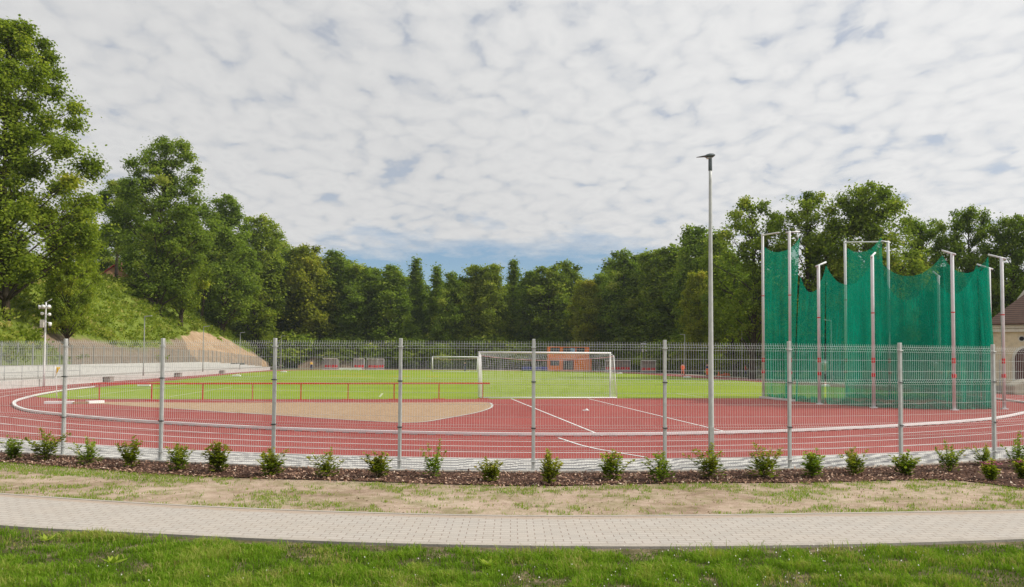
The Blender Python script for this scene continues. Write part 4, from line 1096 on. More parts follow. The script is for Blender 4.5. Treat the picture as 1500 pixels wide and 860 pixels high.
# loudspeaker and camera mast, small lamps
def mast(px, pb, ptop, Y, lb, kind=0):
    b = D(px, pb, Y); H = D(px, ptop, Y).z
    t = thing('loudspeaker_mast', (b.x, b.y, 0), lb, 'loudspeaker mast', rz=-.2)
    MB().lathe([(.075, 0), (.07, 1.5), (.05, H - .25), (.05, H)], (0, 0, 0), 10).build('pole', M['alu'] if not kind else M['lamp_grey'], t, True)
    for a, el in ((2.6, 0), (.45, .1), (1.3, -.1)):
        d = Vector((math.cos(a), -abs(math.sin(a)) * .9, -.12)).normalized(); o_ = Vector((0, 0, H - .28))
        m = MB(); m.tube([o_ + d * .05, o_ + d * .2, o_ + d * .3, o_ + d * .45], [.04, .05, .08, .16], 12); m.build('horn_speaker', M['alu'], t, True)
    MB().tube([(-.1, 0, H - .02), (.55, -.1, H + .22)], .018, 6).build('stay', M['alu'], t, True)
    MB().box((-.19, -.05, H - 1.5), (.30, .2, .55)).build('control_box', M['trim_white'], t, bevel=.02)
    for s, z in ((-.28, H - .78), (.42, H - .85)):
        MB().tube([(0, 0, z), (s * .6, -.05, z)], .02, 6).build('bracket', M['alu'], t, True); MB().lathe([(.03, -.11), (.10, -.08), (.11, .04), (.06, .1)], (s * .85, -.06, z), 12).build('floodlight', M['white'], t, True)
    cmr = MB().lathe([(.08, -.13), (.11, -.02), (.11, .12), (.04, .15)], (.42, -.06, H - 1.55), 12).build('camera_housing', M['white'], t, True)
    MB().lathe([(.02, -.27), (.08, -.22), (.105, -.135)], (.42, -.06, H - 1.55), 12).build('camera_dome', M['black'], cmr, True)
    MB().tube([(0, 0, H - 1.4), (.42, -.06, H - 1.42)], .025, 6).build('bracket', M['alu'], t, True)
mast(64, 566, 443, 59, 'white mast with horn loudspeakers and a domed camera by the left bend')
mast(943, 541, 501, 150, 'distant dark mast with a white loudspeaker cluster behind the pitch', 1)
lamp0 = None
def small_lamp(px, ptop, Y, z0, lb, rz=0.0):
    global lamp0
    b = D(px, 545, Y); Ht = D(px, ptop, Y).z - z0
    if lamp0 is None:
        lamp0 = thing('path_lamp', (b.x, b.y, z0), lb, 'lamp', 'slim grey path lamps round the ground', rz)
        MB().lathe([(.065, 0), (.06, 1), (.045, 5.4), (.045, 5.5)], (0, 0, 0), 10).build('pole', M['wire_far'], lamp0, True)
        m = MB(); m.tube([(0, 0, 5.42), (.2, 0, 5.47)], .04, 8); m.box((.34, 0, 5.50), (.62, .2, .07), 0, 0, Matrix.Rotation(-.12, 3, 'Y')); m.build('lamp_head', M['wire_far'], lamp0)
        t = lamp0
    else: t = copy_tree(lamp0, None, lb)
    t.location = (b.x, b.y, z0); t.rotation_euler = (0, 0, rz); t.scale = (1, 1, Ht / 5.5)
for px, pt, Y, z0, lb, rz in ((210, 463, 76, .45, 'nearest slim lamp on the terrace before the green bank', 0), (297, 478, 99, .45, 'slim lamp in front of the orange sand cut', 0), (351, 487, 122, .45, 'slim lamp right of the orange sand cut', 0), (411, 492, 148, .3, 'farthest slim lamp of the terrace, just right of the third fence post', 0),
                              (1003, 490, 122, 0, 'small lamp beyond the pitch left of the tall lamp post', math.pi), (1087, 483, 98, 0, 'small lamp beyond the pitch left of the throwing cage', math.pi), (1218, 469, 78, 0, 'small lamp seen through the green cage net', math.pi)):
    small_lamp(px, pt, Y, z0, lb, rz)

# ------------------------------------------------------------------ far end of the ground
# earth bank
def earth_bank():
    a = D(436, 540, 172); b = D(745, 540, 182); V = []; n = 40; prof = [(0, -.02), (.8, .8), (2.0, 2.1), (2.8, 2.5), (4.5, 2.55), (9, .0)]
    d = Vector((b.x - a.x, b.y - a.y, 0)).normalized(); nn = Vector((-d.y, d.x, 0)); L = (b - a).length
    for i in range(n + 1):
        k = min(1, min(i, n - i) / 3)
        for o_, z in prof:
            q = Vector((a.x, a.y, 0)) + d * L * i / n + nn * o_; V.append((q.x, q.y, z * (.3 + .7 * k) + (.15 * mnoise.noise(q * .8) if z > .1 else 0)))
    m = MB(); k = len(prof); m.add(V, [(i * k + j, i * k + j + 1, (i + 1) * k + j + 1, (i + 1) * k + j) for i in range(n) for j in range(k - 1)])
    o = m.build('earth_bank', M['bank'], None, True); o['kind'] = 'structure'
earth_bank()
far_fence([D(440, 540, 171)[:2], D(620, 540, 173)[:2], D(760, 540, 174)[:2], D(930, 540, 168)[:2], D(1010, 540, 150)[:2], D(1060, 540, 128)[:2]], [0, 0, 0, 0, 0, 0], 'grey wire mesh fence along the far end of the ground')
far_fence([D(1060, 540, 128)[:2], D(1110, 540, 112)[:2], D(1260, 545, 92)[:2], D(1400, 545, 74)[:2]], [0, 0, 0, 0], 'grey wire mesh fence behind the throwing cage')
# orange two-storey container hut
def hut():
    p = D(832, 543, 165); t = thing('container_hut', (p.x, p.y, 0), 'bright orange two storey container hut behind the far goal line', 'hut', rz=.06)
    Wd, Dp, H = 8.0, 2.5, 4.7
    m = MB(); m.box((0, 0, H / 4), (Wd, Dp, H / 2 - .04)); m.build('lower_container', M['orange'], t, bevel=.03)
    m = MB(); m.box((0, 0, H * .75), (Wd, Dp, H / 2 - .04)); m.build('upper_container', M['orange'], t, bevel=.03)
    m = MB(); m.box((Wd / 2 + .3, .2, 1.2), (.6, 1.6, 2.4)); m.build('side_porch', M['orange_dark'], t)
    m = MB()
    for x in (-Wd / 2 + .1, -1.45, 1.35, Wd / 2 - .1, Wd / 2 - .75): m.box((x, -Dp / 2 - .04, H / 2), (.16, .10, H - .1))
    for z in (.08, H / 2, H - .08): m.box((0, -Dp / 2 - .03, z), (Wd - .4, .07, .15))
    m.build('rib_frame', M['orange_dark'], t)
    for x, z, w_, h_, mt in ((-2.7, 3.95, 1.7, .95, 'glass'), (-.45, 3.95, 1.3, .95, 'glass'), (.75, 3.95, .9, .95, 'glass_reflection'), (2.3, 3.95, 1.5, .95, 'glass'), (-2.75, 1.55, 1.6, .9, 'glass')):
        f = MB().box((x, -Dp / 2 - .02, z), (w_ + .16, .05, h_ + .16)).build('window', M['black'], t); g_ = MB().box((x, -Dp / 2 - .05, z), (w_, .03, h_)).build('pane', M[mt], f)
    f = MB().box((-.1, -Dp / 2 - .02, 1.12), (2.1, .05, 2.15)).build('doorway', M['door_red'], t); MB().box((-.1, -Dp / 2 - .05, 1.2), (1.7, .03, 1.7)).build('pane', M['glass'], f)
hut()
# blue mats
p = D(783, 543.5, 160); m = thing('landing_mat', (p.x, p.y, 0), 'long dark blue high jump mat left of the orange hut', 'mat', rz=.05)
for i in range(3): MB().box(((i - 1) * 1.6, 0, .42), (1.56, 2.4, .66)).build('mat_block', M['blue_mat'], m, bevel=.08)
MB().box((0, 0, .05), (4.7, 2.3, .1)).build('pallet', M['rubber'], m)
# white beams on the grass edge
p = D(513, 543.5, 150); m = thing('white_beam', (p.x, p.y, 0), 'long white boxed beam lying at the far edge of the pitch', 'beam')
MB().box((0, 0, .28), (4.0, .5, .34)).build('beam', M['white'], m, bevel=.03)
for i in (-1.5, 0, 1.5): MB().box((i, 0, .06), (.15, .6, .12)).build('foot', M['alu'], m)
# team shelters with red seats
def shelter(px, Y, Wd, lb, curved, rz=0.0, seats=4):
    p = D(px, 543, Y); t = thing('team_shelter', (p.x, p.y, 0), lb, 'dugout', 'team shelters with red seats', rz)
    nb = 9; prof = []
    for i in range(nb):
        a = math.pi * .5 * i / (nb - 1); prof.append((0, .75 - math.sin(a) * 1.1 + .35 if not curved else .8 - 1.25 * math.sin(a) * .9, .25 + 1.75 * (math.sin(a) if not curved else (1 - math.cos(a)) ** .55)))
    prof = [(0, .6, .05), (0, .62, .9), (0, .5, 1.5), (0, .2, 1.85), (0, -.2, 2.02), (0, -.75, 2.05)] if curved else [(0, .6, .05), (0, .6, 1.9), (0, -.7, 2.1)]
    m = MB(); k = len(prof); V = [(s * Wd / 2, q[1], q[2]) for s in (-1, 1) for q in prof]; m.add(V, [(i, i + 1, k + i + 1, k + i) for i in range(k - 1)])
    o = m.build('canopy_sheet', M['clear'], t); so_ = o.modifiers.new('t', 'SOLIDIFY'); so_.thickness = .01
    for s in (-1, 0, 1):
        m = MB(); m.tube([(s * Wd / 2, q[1] + .02, q[2]) for q in prof], .03, 6); 
        if not curved or s: m.tube([(s * Wd / 2, -.6, .05), (s * Wd / 2, -.6, 2.03)], .022, 6)
        m.build('frame', M['alu'], t, True)
    MB().box((0, -.72, 2.09), (Wd + .1, .12, .10)).build('roof_edge', M['white'], t)
    for i in range(seats):
        x = -Wd / 2 + Wd * (i + .5) / seats; m = MB(); m.box((x, .12, .47), (Wd / seats * .8, .42, .06)); m.box((x, .33, .68), (Wd / seats * .8, .06, .42)); m.build('seat', M['red_seat'], t, bevel=.02)
    MB().box((0, .15, .40), (Wd - .1, .08, .06)).build('seat_beam', M['alu'], t)
    MB().box((0, .0, .03), (Wd + .1, 1.5, .05)).build('base_frame', M['alu'], t)
shelter(484.5, 160, 2.6, 'open team shelter with red seats nearest to the left bank', False)
shelter(526, 163, 2.0, 'clear sided team shelter with red seats right of the white beam', False, 0.1, 3)
shelter(546, 160, 2.0, 'open team shelter with a white roof edge between two clear ones', False, 0, 4)
shelter(556.5, 165, 1.6, 'clear sided team shelter nearest to the fourth fence post', False, .1, 3)
shelter(905, 150, 4.4, 'curved clear team shelter with red seats right of the near goal', True, -.1, 5)
shelter(950, 140, 2.4, 'small team shelter with red seats below the distant mast', True, -.1, 3)
# small white sprinkler covers on the edge of the pitch, flat orange training strips
for px, py, lb in ((212.5, 566.5, 'small white block on the left edge of the pitch behind the red rail'), (347, 551.8, 'small white block on the left pitch edge past the sand cut'), (416, 545.6, 'farthest small white block on the left pitch edge'), (908, 548, 'small white block at the far right pitch edge by the curved shelter'), (1007, 553.8, 'small white block on the right pitch edge by the workers'), (1208, 567, 'small white block on the pitch edge behind the cage net')):
    x, y = G(px, py); m = MB(); m.box((0, 0, .10), (.8, .3, .16)); m.box((.1, 0, .2), (.35, .2, .06)); m.box((-.45, 0, .08), (.14, .34, .12)); tag(m.build('line_marker', M['white'], None, loc=(x, y, .015), bevel=.02), lb, 'marker', 'small white blocks on the pitch edge')
for px, py, L, lb in ((521, 547, 2.6, 'orange training strip lying before the white beam'), (495, 551, 2.2, 'orange training strip nearest to the third fence post'), (525, 551.5, 2.8, 'orange training strip in the middle of the far pitch'), (585, 551, 2.4, 'orange training strip by the fourth fence post'), (634, 550, 1.4, 'short orange training strip before the far goal')):
    p = D(px, py, 100 if py > 549 else 115); m = MB()
    for i in range(5): m.box(((i - 2) * L / 5, 0, .02), (L / 5 * .7, .35, .03))
    m.box((0, .2, .02), (L, .05, .02)); m.box((0, -.2, .02), (L, .05, .02))
    tag(m.build('training_strip', M['yellow'], None, loc=(p.x, p.y, .015)), lb, 'training strip', 'orange training strips on the pitch')
p = D(1059, 551, 118); m = MB(); m.lathe([(.3, .0), (.3, .05), (.16, .06), (.04, .6)], (-.6, 0, 0), 10); m.box((.35, 0, .12), (1.3, .5, .22)); m.box((.5, 0, .3), (.7, .35, .14))
tag(m.build('work_material', M['hivis'], None, loc=(p.x, p.y, .01), bevel=.03), 'orange cone and bundle lying beside the far right track', 'bundle')

# ------------------------------------------------------------------ people
def skin_obj(name, pts, edges, radii, mat, parent, root=0):
    me = bpy.data.meshes.new(name); me.from_pydata(pts, edges, []); me.update(); me.materials.append(mat)
    o = bpy.data.objects.new(name, me); C.objects.link(o); o.parent = parent
    o.modifiers.new('skin', 'SKIN')
    if not me.skin_vertices: raise RuntimeError('no skin layer')
    for i, r in enumerate(radii):
        d = me.skin_vertices[0].data[i]; d.radius = (r, r) if not isinstance(r, tuple) else r; d.use_root = (i == root)
    s = o.modifiers.new('sub', 'SUBSURF'); s.levels = 1; s.render_levels = 1
    return o
def person(px, pb, Y, h, top, legs, lb, rz, reach=0.0, stride=.12):
    p = D(px, pb, Y); t = thing('person', (p.x, p.y, .01), lb, 'person', 'workers on the far side of the pitch', rz); k = h / 1.75; t.scale = (k, k, k)
    J = [(0, 0, .95), (0, 0, 1.15), (0, 0, 1.40), (0, -.01, 1.52), (0, -.02, 1.62), (0, -.02, 1.71),
         (.10, 0, .90), (.12, -stride * .6, .50), (.12, -stride, .06), (.12, -stride - .14, .03), (-.10, 0, .90), (-.12, stride * .5, .50), (-.12, stride, .06), (-.12, stride - .14, .03),
         (.19, 0, 1.40), (.25, .02 - reach * .3, 1.12), (.25, -.08 - reach, .90 + reach * .5), (.25, -.12 - reach * 1.1, .82 + reach * .6), (-.19, 0, 1.40), (-.25, .02, 1.12), (-.24, -.08, .90), (-.24, -.11, .81)]
    E_ = [(0, 1), (1, 2), (2, 3), (3, 4), (4, 5), (0, 6), (6, 7), (7, 8), (8, 9), (0, 10), (10, 11), (11, 12), (12, 13), (2, 14), (14, 15), (15, 16), (16, 17), (2, 18), (18, 19), (19, 20), (20, 21)]
    rd = [(.14, .10), (.14, .10), (.15, .10), .055, .085, .07, .085, .06, .042, .035, .085, .06, .042, .035, .06, .042, .034, .03, .06, .042, .034, .03]
    body = skin_obj('body', J, E_, rd, M['skin'], t)
    sel = [0, 1, 2, 14, 15, 16, 18, 19, 20]; mp = {v: i for i, v in enumerate(sel)}
    skin_obj('jacket', [J[i] for i in sel], [(mp[a], mp[b]) for a, b in E_ if a in mp and b in mp], [(.17, .125), (.165, .12), (.17, .12), .075, .06, .05, .075, .06, .05], top, t)
    sel = [0, 6, 7, 8, 10, 11, 12]; mp = {v: i for i, v in enumerate(sel)}
    skin_obj('trousers', [J[i] for i in sel], [(mp[a], mp[b]) for a, b in E_ if a in mp and b in mp], [(.165, .12), .105, .08, .07, .105, .08, .07], legs, t)
    m = MB(); m.lathe([(.095, 1.63), (.105, 1.70), (.085, 1.77), (.02, 1.80)], (0, .0, 0), 10); m.build('hair', M['hair'], t, True)
    m = MB()
    for s in (.12, -.12): m.box((s, (-stride if s > 0 else stride) - .06, .04), (.11, .28, .09))
    m.build('shoes', M['black'], t, bevel=.02)
person(1000, 548, 121, 1.75, M['hivis'], M['hivis'], 'worker in an all orange suit standing at the far right of the pitch', .3, .1)
person(1036, 549, 118, 1.75, M['navy'], M['hivis'], 'worker in a dark blue top and orange trousers beside the tall lamp post', -.6, .2, .18)
person(1092, 549, 110, 1.72, M['hivis'], M['navy'], 'worker in an orange vest and dark trousers near the throwing cage', 1.2, .25, .16)
person(1155, 553, 106, 1.7, M['hivis'], M['navy'], 'worker in an orange vest seen through the cage net', .2, .1)
person(456, 542, 158, 1.7, M['yellow'], M['navy'], 'person in a yellow vest by the far mesh fence on the left', .5, .1)
person(681, 543, 150, 1.7, M['navy'], M['navy'], 'person in dark blue clothes behind the far goal', -.4, .1)

# ------------------------------------------------------------------ parked car behind the net
def car():
    p = D(1231, 557, 97); t = thing('parked_car', (p.x, p.y, 0), 'grey people carrier parked beyond the track behind the green net', 'car', rz=.12)
    sil = [(-2.2, .35), (-2.22, .72), (-2.0, .92), (-1.25, 1.05), (-.45, 1.62), (.2, 1.70), (1.5, 1.66), (2.05, 1.15), (2.15, .8), (2.15, .35)]
    m = MB(); m.extrude([(x, 0, z) for x, z in sil], (0, -.88, 0), (0, .88, 0)); m.build('body', M['car'], t, bevel=.08)
    for s in (-1, 1):
        m = MB(); m.extrude([(-1.02, 0, 1.06), (-.42, 0, 1.54), (.35, 0, 1.58), (.35, 0, 1.08)], (0, s * .885, 0), (0, s * .90, 0)); m.build('window', M['glass'], t)
        m = MB(); m.extrude([(.45, 0, 1.08), (.45, 0, 1.58), (1.42, 0, 1.56), (1.8, 0, 1.12)], (0, s * .885, 0), (0, s * .90, 0)); m.build('window', M['glass'], t)
        for x in (-1.35, 1.35):
            wl = MB(); wl.tube([(x, s * .74, .33), (x, s * .92, .33)], .33, 18); wl = wl.build('wheel', M['rubber'], t, True); rm = MB(); rm.tube([(x, s * .90, .33), (x, s * .935, .33)], .2, 12); rm.build('rim', M['alu'], wl)
        MB().box((-2.16, s * .62, .78), (.16, .36, .16)).build('headlight', M['white'], t, bevel=.03)
    m = MB(); m.extrude([(-1.22, 0, 1.10), (-.50, 0, 1.61), (-.54, 0, 1.63), (-1.28, 0, 1.12)], (0, -.75, 0), (0, .75, 0)); m.build('windscreen', M['glass'], t)
    MB().box((-1.0, -.98, 1.12), (.12, .2, .14)).build('mirror', M['car'], t, bevel=.03)
car()

# ------------------------------------------------------------------ cream building on the right
def chapel():
    p = D(1455, 576, 58.5); t = thing('cream_building', (p.x, p.y, 0), 'cream plastered building with a brown roof and arched dark red door', 'building', rz=-.57)
    L, Dp, H = 14.0, 9.0, 4.65
    # front wall faces the camera (local -Y); corner at the origin; openings are modelled as real recesses
    m = MB(); dx, dw, dh = 1.32, 1.5, 2.38          # door left edge, width, spring height
    yf = 0.0
    m.box((dx / 2, Dp / 2, H / 2), (dx, Dp, H)); m.box(((dx + dw + L) / 2, Dp / 2, H / 2), (L - dx - dw, Dp, H)); m.box((dx + dw / 2, Dp / 2 + .35, H / 2), (dw, Dp - .7, H))
    arch = [(dx + dw / 2 - dw / 2 * math.cos(a), 0, dh + dw / 2 * math.sin(a)) for a in np.linspace(0, math.pi, 15)]
    m.extrude(arch + [(dx + dw, 0, H), (dx, 0, H)], (0, 0, 0), (0, .34, 0)); m.build('wall', M['plaster'], t)
    m = MB(); a0 = [(dx + dw / 2 - (dw / 2 + .16) * math.cos(a), 0, dh + (dw / 2 + .16) * math.sin(a)) for a in np.linspace(0, math.pi, 15)]
    for i in range(14): m.extrude([arch[i], arch[i + 1], a0[i + 1], a0[i]], (0, -.06, 0), (0, -.003, 0))
    for s in (dx - .08, dx + dw + .08): m.box((s, -.031, dh / 2), (.16, .057, dh))
    dr = MB(); dr.extrude([(dx, 0, .02), (dx + dw, 0, .02)] + arch[::-1], (0, .22, 0), (0, .30, 0)); dr = dr.build('door', M['door_red'], t)
    m.build('door_surround', M['trim_white'], t)
    dp = MB()
    for xx in (.38, 1.12): dp.box((dx + xx, .20, 1.0), (.5, .04, 1.5))
    dp.build('door_panel', M['door_red'], dr)
    MB().box((dx + dw / 2 + .08, .19, 1.05), (.04, .06, .16)).build('handle', M['galv'], dr)
    m = MB(); m.box((L / 2 - .05, -.12, H - .10), (L + .5, .3, .16)); m.box((L / 2 - .05, -.08, H - .32), (L + .34, .2, .24)); m.box((L / 2 - .05, -.17, H + .06), (L + .6, .42, .14)); m.box((-.10, Dp / 2, H - .1), (.28, Dp, .16)); m.build('cornice', M['trim_white'], t)
    MB().box((L / 2, -.05, .25), (L + .1, .1, .5)).build('plinth', M['kerb'], t)
    m = MB(); m.tube([(1.75, -.02, 3.74), (1.75, .0, 3.74)], .22, 16); o = m.build('oval_vent', M['trim_white'], t); m = MB(); m.tube([(1.75, -.03, 3.74), (1.75, -.02, 3.74)], .15, 16); m.build('grille', M['black'], o)
    # hipped brown roof
    m = MB(); e = .45; z = H + .14; V = [(-e, -e, z), (L + e, -e, z), (L + e, Dp + e, z), (-e, Dp + e, z), (4.4, Dp / 2, z + 4.4), (L - 4.4, Dp / 2, z + 4.4), (-e, -e, z - .1), (L + e, -e, z - .1), (L + e, Dp + e, z - .1), (-e, Dp + e, z - .1)]
    m.add(V, [(0, 1, 5, 4), (1, 2, 5), (2, 3, 4, 5), (3, 0, 4), (0, 6, 7, 1), (1, 7, 8, 2), (2, 8, 9, 3), (3, 9, 6, 0), (9, 8, 7, 6)]); m.build('roof', M['roof_brown'], t)
    # taller gabled hall behind
    m = MB(); gy = Dp + .8; gx = 1.6; gw = 8.0; gh = 7.0; gt = 13.0
    m.extrude([(gx, 0, 0), (gx + gw, 0, 0), (gx + gw, 0, gh), (gx + gw / 2, 0, gt), (gx, 0, gh)], (0, gy, 0), (0, gy + 9, 0)); m.build('gable_wall', M['plaster'], t)
    for s_, nm_, mt_ in ((0, 'hall_roof', 'roof_brown'), (1, 'gable_coping', 'trim_white')):
        m = MB(); y0, y1, up = ((gy + .45, gy + 9.2, .30) if s_ == 0 else (gy - .15, gy + .44, .42))
        m.extrude([(gx - .35, 0, gh - .2), (gx - .35, 0, gh - .3 + up), (gx + gw / 2, 0, gt + up), (gx + gw / 2, 0, gt + .05)], (0, y0, 0), (0, y1, 0)); m.extrude([(gx + gw + .35, 0, gh - .2), (gx + gw + .35, 0, gh - .3 + up), (gx + gw / 2, 0, gt + up), (gx + gw / 2, 0, gt + .05)], (0, y0, 0), (0, y1, 0)); m.build(nm_, M[mt_], t)
    m = MB(); m.box((-.1, -.12, H / 2), (.09, .09, H)); m.build('downpipe', M['trim_white'], t)
chapel()
# pale tarpaulin-like heap of stone beside the building
p = D(1496, 575, 55.5); m = MB(); pro = [(-.85, 0, 0), (-.85, 0, .6), (-.1, 0, .95), (.55, 0, 1.05), (1.2, 0, .65), (1.2, 0, 0)]
m.extrude(pro, (0, -.6, 0), (.1, .7, 0)); tag(m.build('stone_block', M['stone'], None, loc=(p.x, p.y, 0), bevel=.12), 'rough beige block of stone in front of the arched door', 'stone')
p = D(1465, 572, 56.5); m = thing('fence_post', (p.x, p.y, 0), 'lone thin grey post standing near the corner of the cream building', 'post')
MB().box((0, 0, 1.15), (.07, .07, 2.3)).build('post', M['wire_far'], m); MB().box((0, 0, .04), (.3, .3, .08)).build('footing', M['kerb'], m)

# ------------------------------------------------------------------ trees
def tree_mesh(seed, H, Rr, zc, prof, nlobes, nsprig, leaf, per=7, trunk_r=.3, lean=0.0, lobe=(.26, .42), fork=0, flat=.8, loose=.34):
    rn = np.random.default_rng(seed); tr = MB()
    # trunk
    zt = H * .86; tp = []
    for i in range(9):
        f = i / 8; tp.append(Vector((lean * f * f * H + .25 * math.sin(f * 4 + seed), .22 * math.sin(f * 5 + seed * 2), zt * f - (.5 if i == 0 else 0))))
    tr.tube(tp, [trunk_r * (1.25 if i == 0 else 1) * (1 - .88 * i / 8) + .02 for i in range(9)], 8)
    def tpos(z):
        f = max(0, min(1, z / zt)) * 8; i = min(7, int(f)); return tp[i].lerp(tp[i + 1], f - i)
    lobes = []
    for i in range(nlobes):
        t = (i + rn.random()) / nlobes; a = 2.399963 * i + rn.random() * .9; pr = prof(t)
        rad = Rr * pr * (.25 + .6 * rn.random() ** .6) * (1.0 if i % 5 else .2)
        ax = tpos(zc + (H - zc) * t); lr = Rr * rn.uniform(*lobe) * ((.55 + .6 * pr) if prof is not cone else (.16 + .95 * pr))
        c = np.array([ax.x + math.cos(a) * rad, ax.y + math.sin(a) * rad, min(zc + (H - zc) * t, H - lr * flat * .7)])
        lobes.append((c, lr))
        z0 = max(zc * .55, c[2] - rad * rn.uniform(.5, 1.0) - .6); p0 = tpos(min(z0, zt)); p2 = Vector(c); p1 = p0.lerp(p2, .5) + Vector((0, 0, rad * .12))
        pts = [p0 * (1 - u) ** 2 + p1 * 2 * u * (1 - u) + p2 * u * u for u in np.linspace(0, 1, 6)]
        r0 = max(.03, trunk_r * .42 * (1 - .7 * z0 / H)); tr.tube(pts, [r0 * (1 - .8 * u) for u in np.linspace(0, 1, 6)], 5)
        for j in range(3):   # twigs
            d = Vector(rn.normal(size=3)); d.z = abs(d.z) * .6; d.normalize(); tr.tube([pts[3 + j % 2], p2.lerp(pts[3], .4) + d * lr * .5, p2 + d * lr * .9], [r0 * .35, r0 * .2, .012], 4)
    Pc, Dr, ti = [], [], []
    tot = sum(l[1] ** 2 for l in lobes)
    for c, lr in lobes:
        k = max(6, int(nsprig * lr ** 2 / tot)); d = rn.normal(size=(k, 3)); d[:, 2] += .25; d /= np.linalg.norm(d, axis=1)[:, None]
        bump_ = .78 + .35 * np.sin(d[:, 0] * 5 + seed) * np.sin(d[:, 1] * 6 + lr) + .12 * np.sin(d[:, 2] * 9)
        q = c + d * (lr * (rn.random(k) ** .42) * bump_)[:, None] * np.array([1, 1, flat])
        base_t = rn.normal(.45, .19)
        st = rn.normal(base_t, .14, k)
        for _ in range(per):
            Pc.append(q + rn.normal(0, leaf * 1.05, (k, 3)) * np.array([1, 1, .65])); Dr.append(d); ti.append(st + rn.normal(0, .08, k))
    # loose sprigs between the main boughs
    k = int(nsprig * loose); tt = rn.random(k); aa = rn.random(k) * 6.2832; pr = np.array([prof(v) for v in tt])
    rr = Rr * pr * rn.uniform(.30, 1.0, k) ** .55 * (.84 + .16 * np.sin(aa * 3 + seed) + .10 * np.sin(aa * 5 + tt * 11))
    zz = zc + (H * .985 - zc) * tt; axs = np.array([tuple(tpos(v)) for v in zz])
    q = np.c_[axs[:, 0] + np.cos(aa) * rr, axs[:, 1] + np.sin(aa) * rr, zz]
    gap = np.array([mnoise.noise((p[0] * 2.2 / Rr + seed, p[1] * 2.2 / Rr, p[2] * 2.6 / Rr)) for p in q]); q = q[gap > -.12]; k = len(q)
    d = unit(q - np.c_[axs[gap > -.12][:, :2], q[:, 2] - Rr * .25]); st = rn.normal(.45, .16, k)
    for _ in range(per):
        Pc.append(q + rn.normal(0, leaf * 1.25, (k, 3)) * np.array([1, 1, .65])); Dr.append(d); ti.append(st + rn.normal(0, .08, k))
    Pc = np.concatenate(Pc); Dr = np.concatenate(Dr); ti = np.clip(np.concatenate(ti), 0, 1); n = len(Pc)
    ok = Pc[:, 2] > .3; Pc, Dr, ti = Pc[ok], Dr[ok], ti[ok]; n = len(Pc)
    nrm = unit(Dr * .55 + np.array([0, 0, .65]) + rn.normal(0, .55, (n, 3))); T_ = unit(np.cross(nrm, rn.normal(size=(n, 3)))); T_[:, 2] -= .15; T_ = unit(T_); B_ = unit(np.cross(nrm, T_))
    L = leaf * rn.uniform(.7, 1.35, n)
    V, Fq = quads(Pc, T_, B_, L, L * rn.uniform(.55, .85, n))
    cm = np_mesh('crown', V, Fq, ti); cm.materials.append(M['leaf'])
    ob = tr.build('trunk', M['treebark'], None, True); C.objects.unlink(ob)
    return dict(H=H, R=Rr, crown=cm, trunk=ob.data)
round_ = lambda t: math.sin(math.pi * (.12 + .80 * t)) ** .7
broad = lambda t: max(.25, (1 - (2 * t - .85) ** 2 * .75)) ** .6
tall = lambda t: max(.2, math.sin(math.pi * (.18 + .74 * t))) ** .8
cone = lambda t: max(.06, 1.0 - .93 * t)
egg = lambda t: max(.2, (1 - abs(t - .35) ** 1.6 * 1.6))
TV = {}
TV['f1'] = tree_mesh(1, 22, 5.2, 1.8, tall, 44, 3600, .42, 6, lobe=(.17, .29))
TV['f2'] = tree_mesh(2, 22, 4.4, 1.6, egg, 42, 3300, .40, 6, lobe=(.17, .30))
TV['f3'] = tree_mesh(3, 22, 5.8, 2.4, broad, 50, 4000, .42, 6, lobe=(.15, .27))
TV['f4'] = tree_mesh(4, 22, 3.6, 1.6, cone, 46, 2700, .38, 6, flat=.42, lobe=(.26, .40))
TV['f5'] = tree_mesh(5, 22, 5.0, 3.5, round_, 38, 3100, .42, 6, lobe=(.16, .29))
TV['f6'] = tree_mesh(6, 22, 4.8, 1.4, tall, 46, 3500, .39, 6, lobe=(.14, .27))
TV['bush'] = tree_mesh(9, 5, 3.2, .3, broad, 18, 1000, .42, 6, trunk_r=.1)
TV['r1'] = tree_mesh(11, 20, 6.0, 4.6, broad, 60, 2700, .27, 7, lobe=(.09, .17), trunk_r=.32, loose=.30)
TV['r2'] = tree_mesh(12, 20, 5.6, 3.4, round_, 54, 3600, .28, 7, lobe=(.12, .22), trunk_r=.32)
TV['r3'] = tree_mesh(13, 21, 6.8, 2.8, round_, 74, 5600, .29, 7, lobe=(.12, .22), trunk_r=.4)
TV['L1'] = tree_mesh(21, 28, 9.6, 2.8, egg, 116, 10500, .28, 8, lobe=(.09, .175), trunk_r=.30, loose=.28)
TV['L2'] = tree_mesh(22, 26, 7.6, 2.4, tall, 96, 6300, .31, 7, lobe=(.10, .20), trunk_r=.36, loose=.28)
TV['L3'] = tree_mesh(23, 20, 5.2, 3.0, tall, 52, 3600, .32, 7, lobe=(.14, .25), trunk_r=.34)
TV['L6'] = tree_mesh(27, 20, 5.0, 7.0, tall, 44, 3200, .32, 7, lobe=(.14, .25), trunk_r=.34)
TV['L4'] = tree_mesh(24, 22, 5.6, 7.0, broad, 52, 3400, .36, 7, lean=.16, lobe=(.13, .24), trunk_r=.36)
TV['L5'] = tree_mesh(25, 25, 6.2, 2.6, tall, 70, 4700, .36, 7, lobe=(.12, .23), trunk_r=.36)

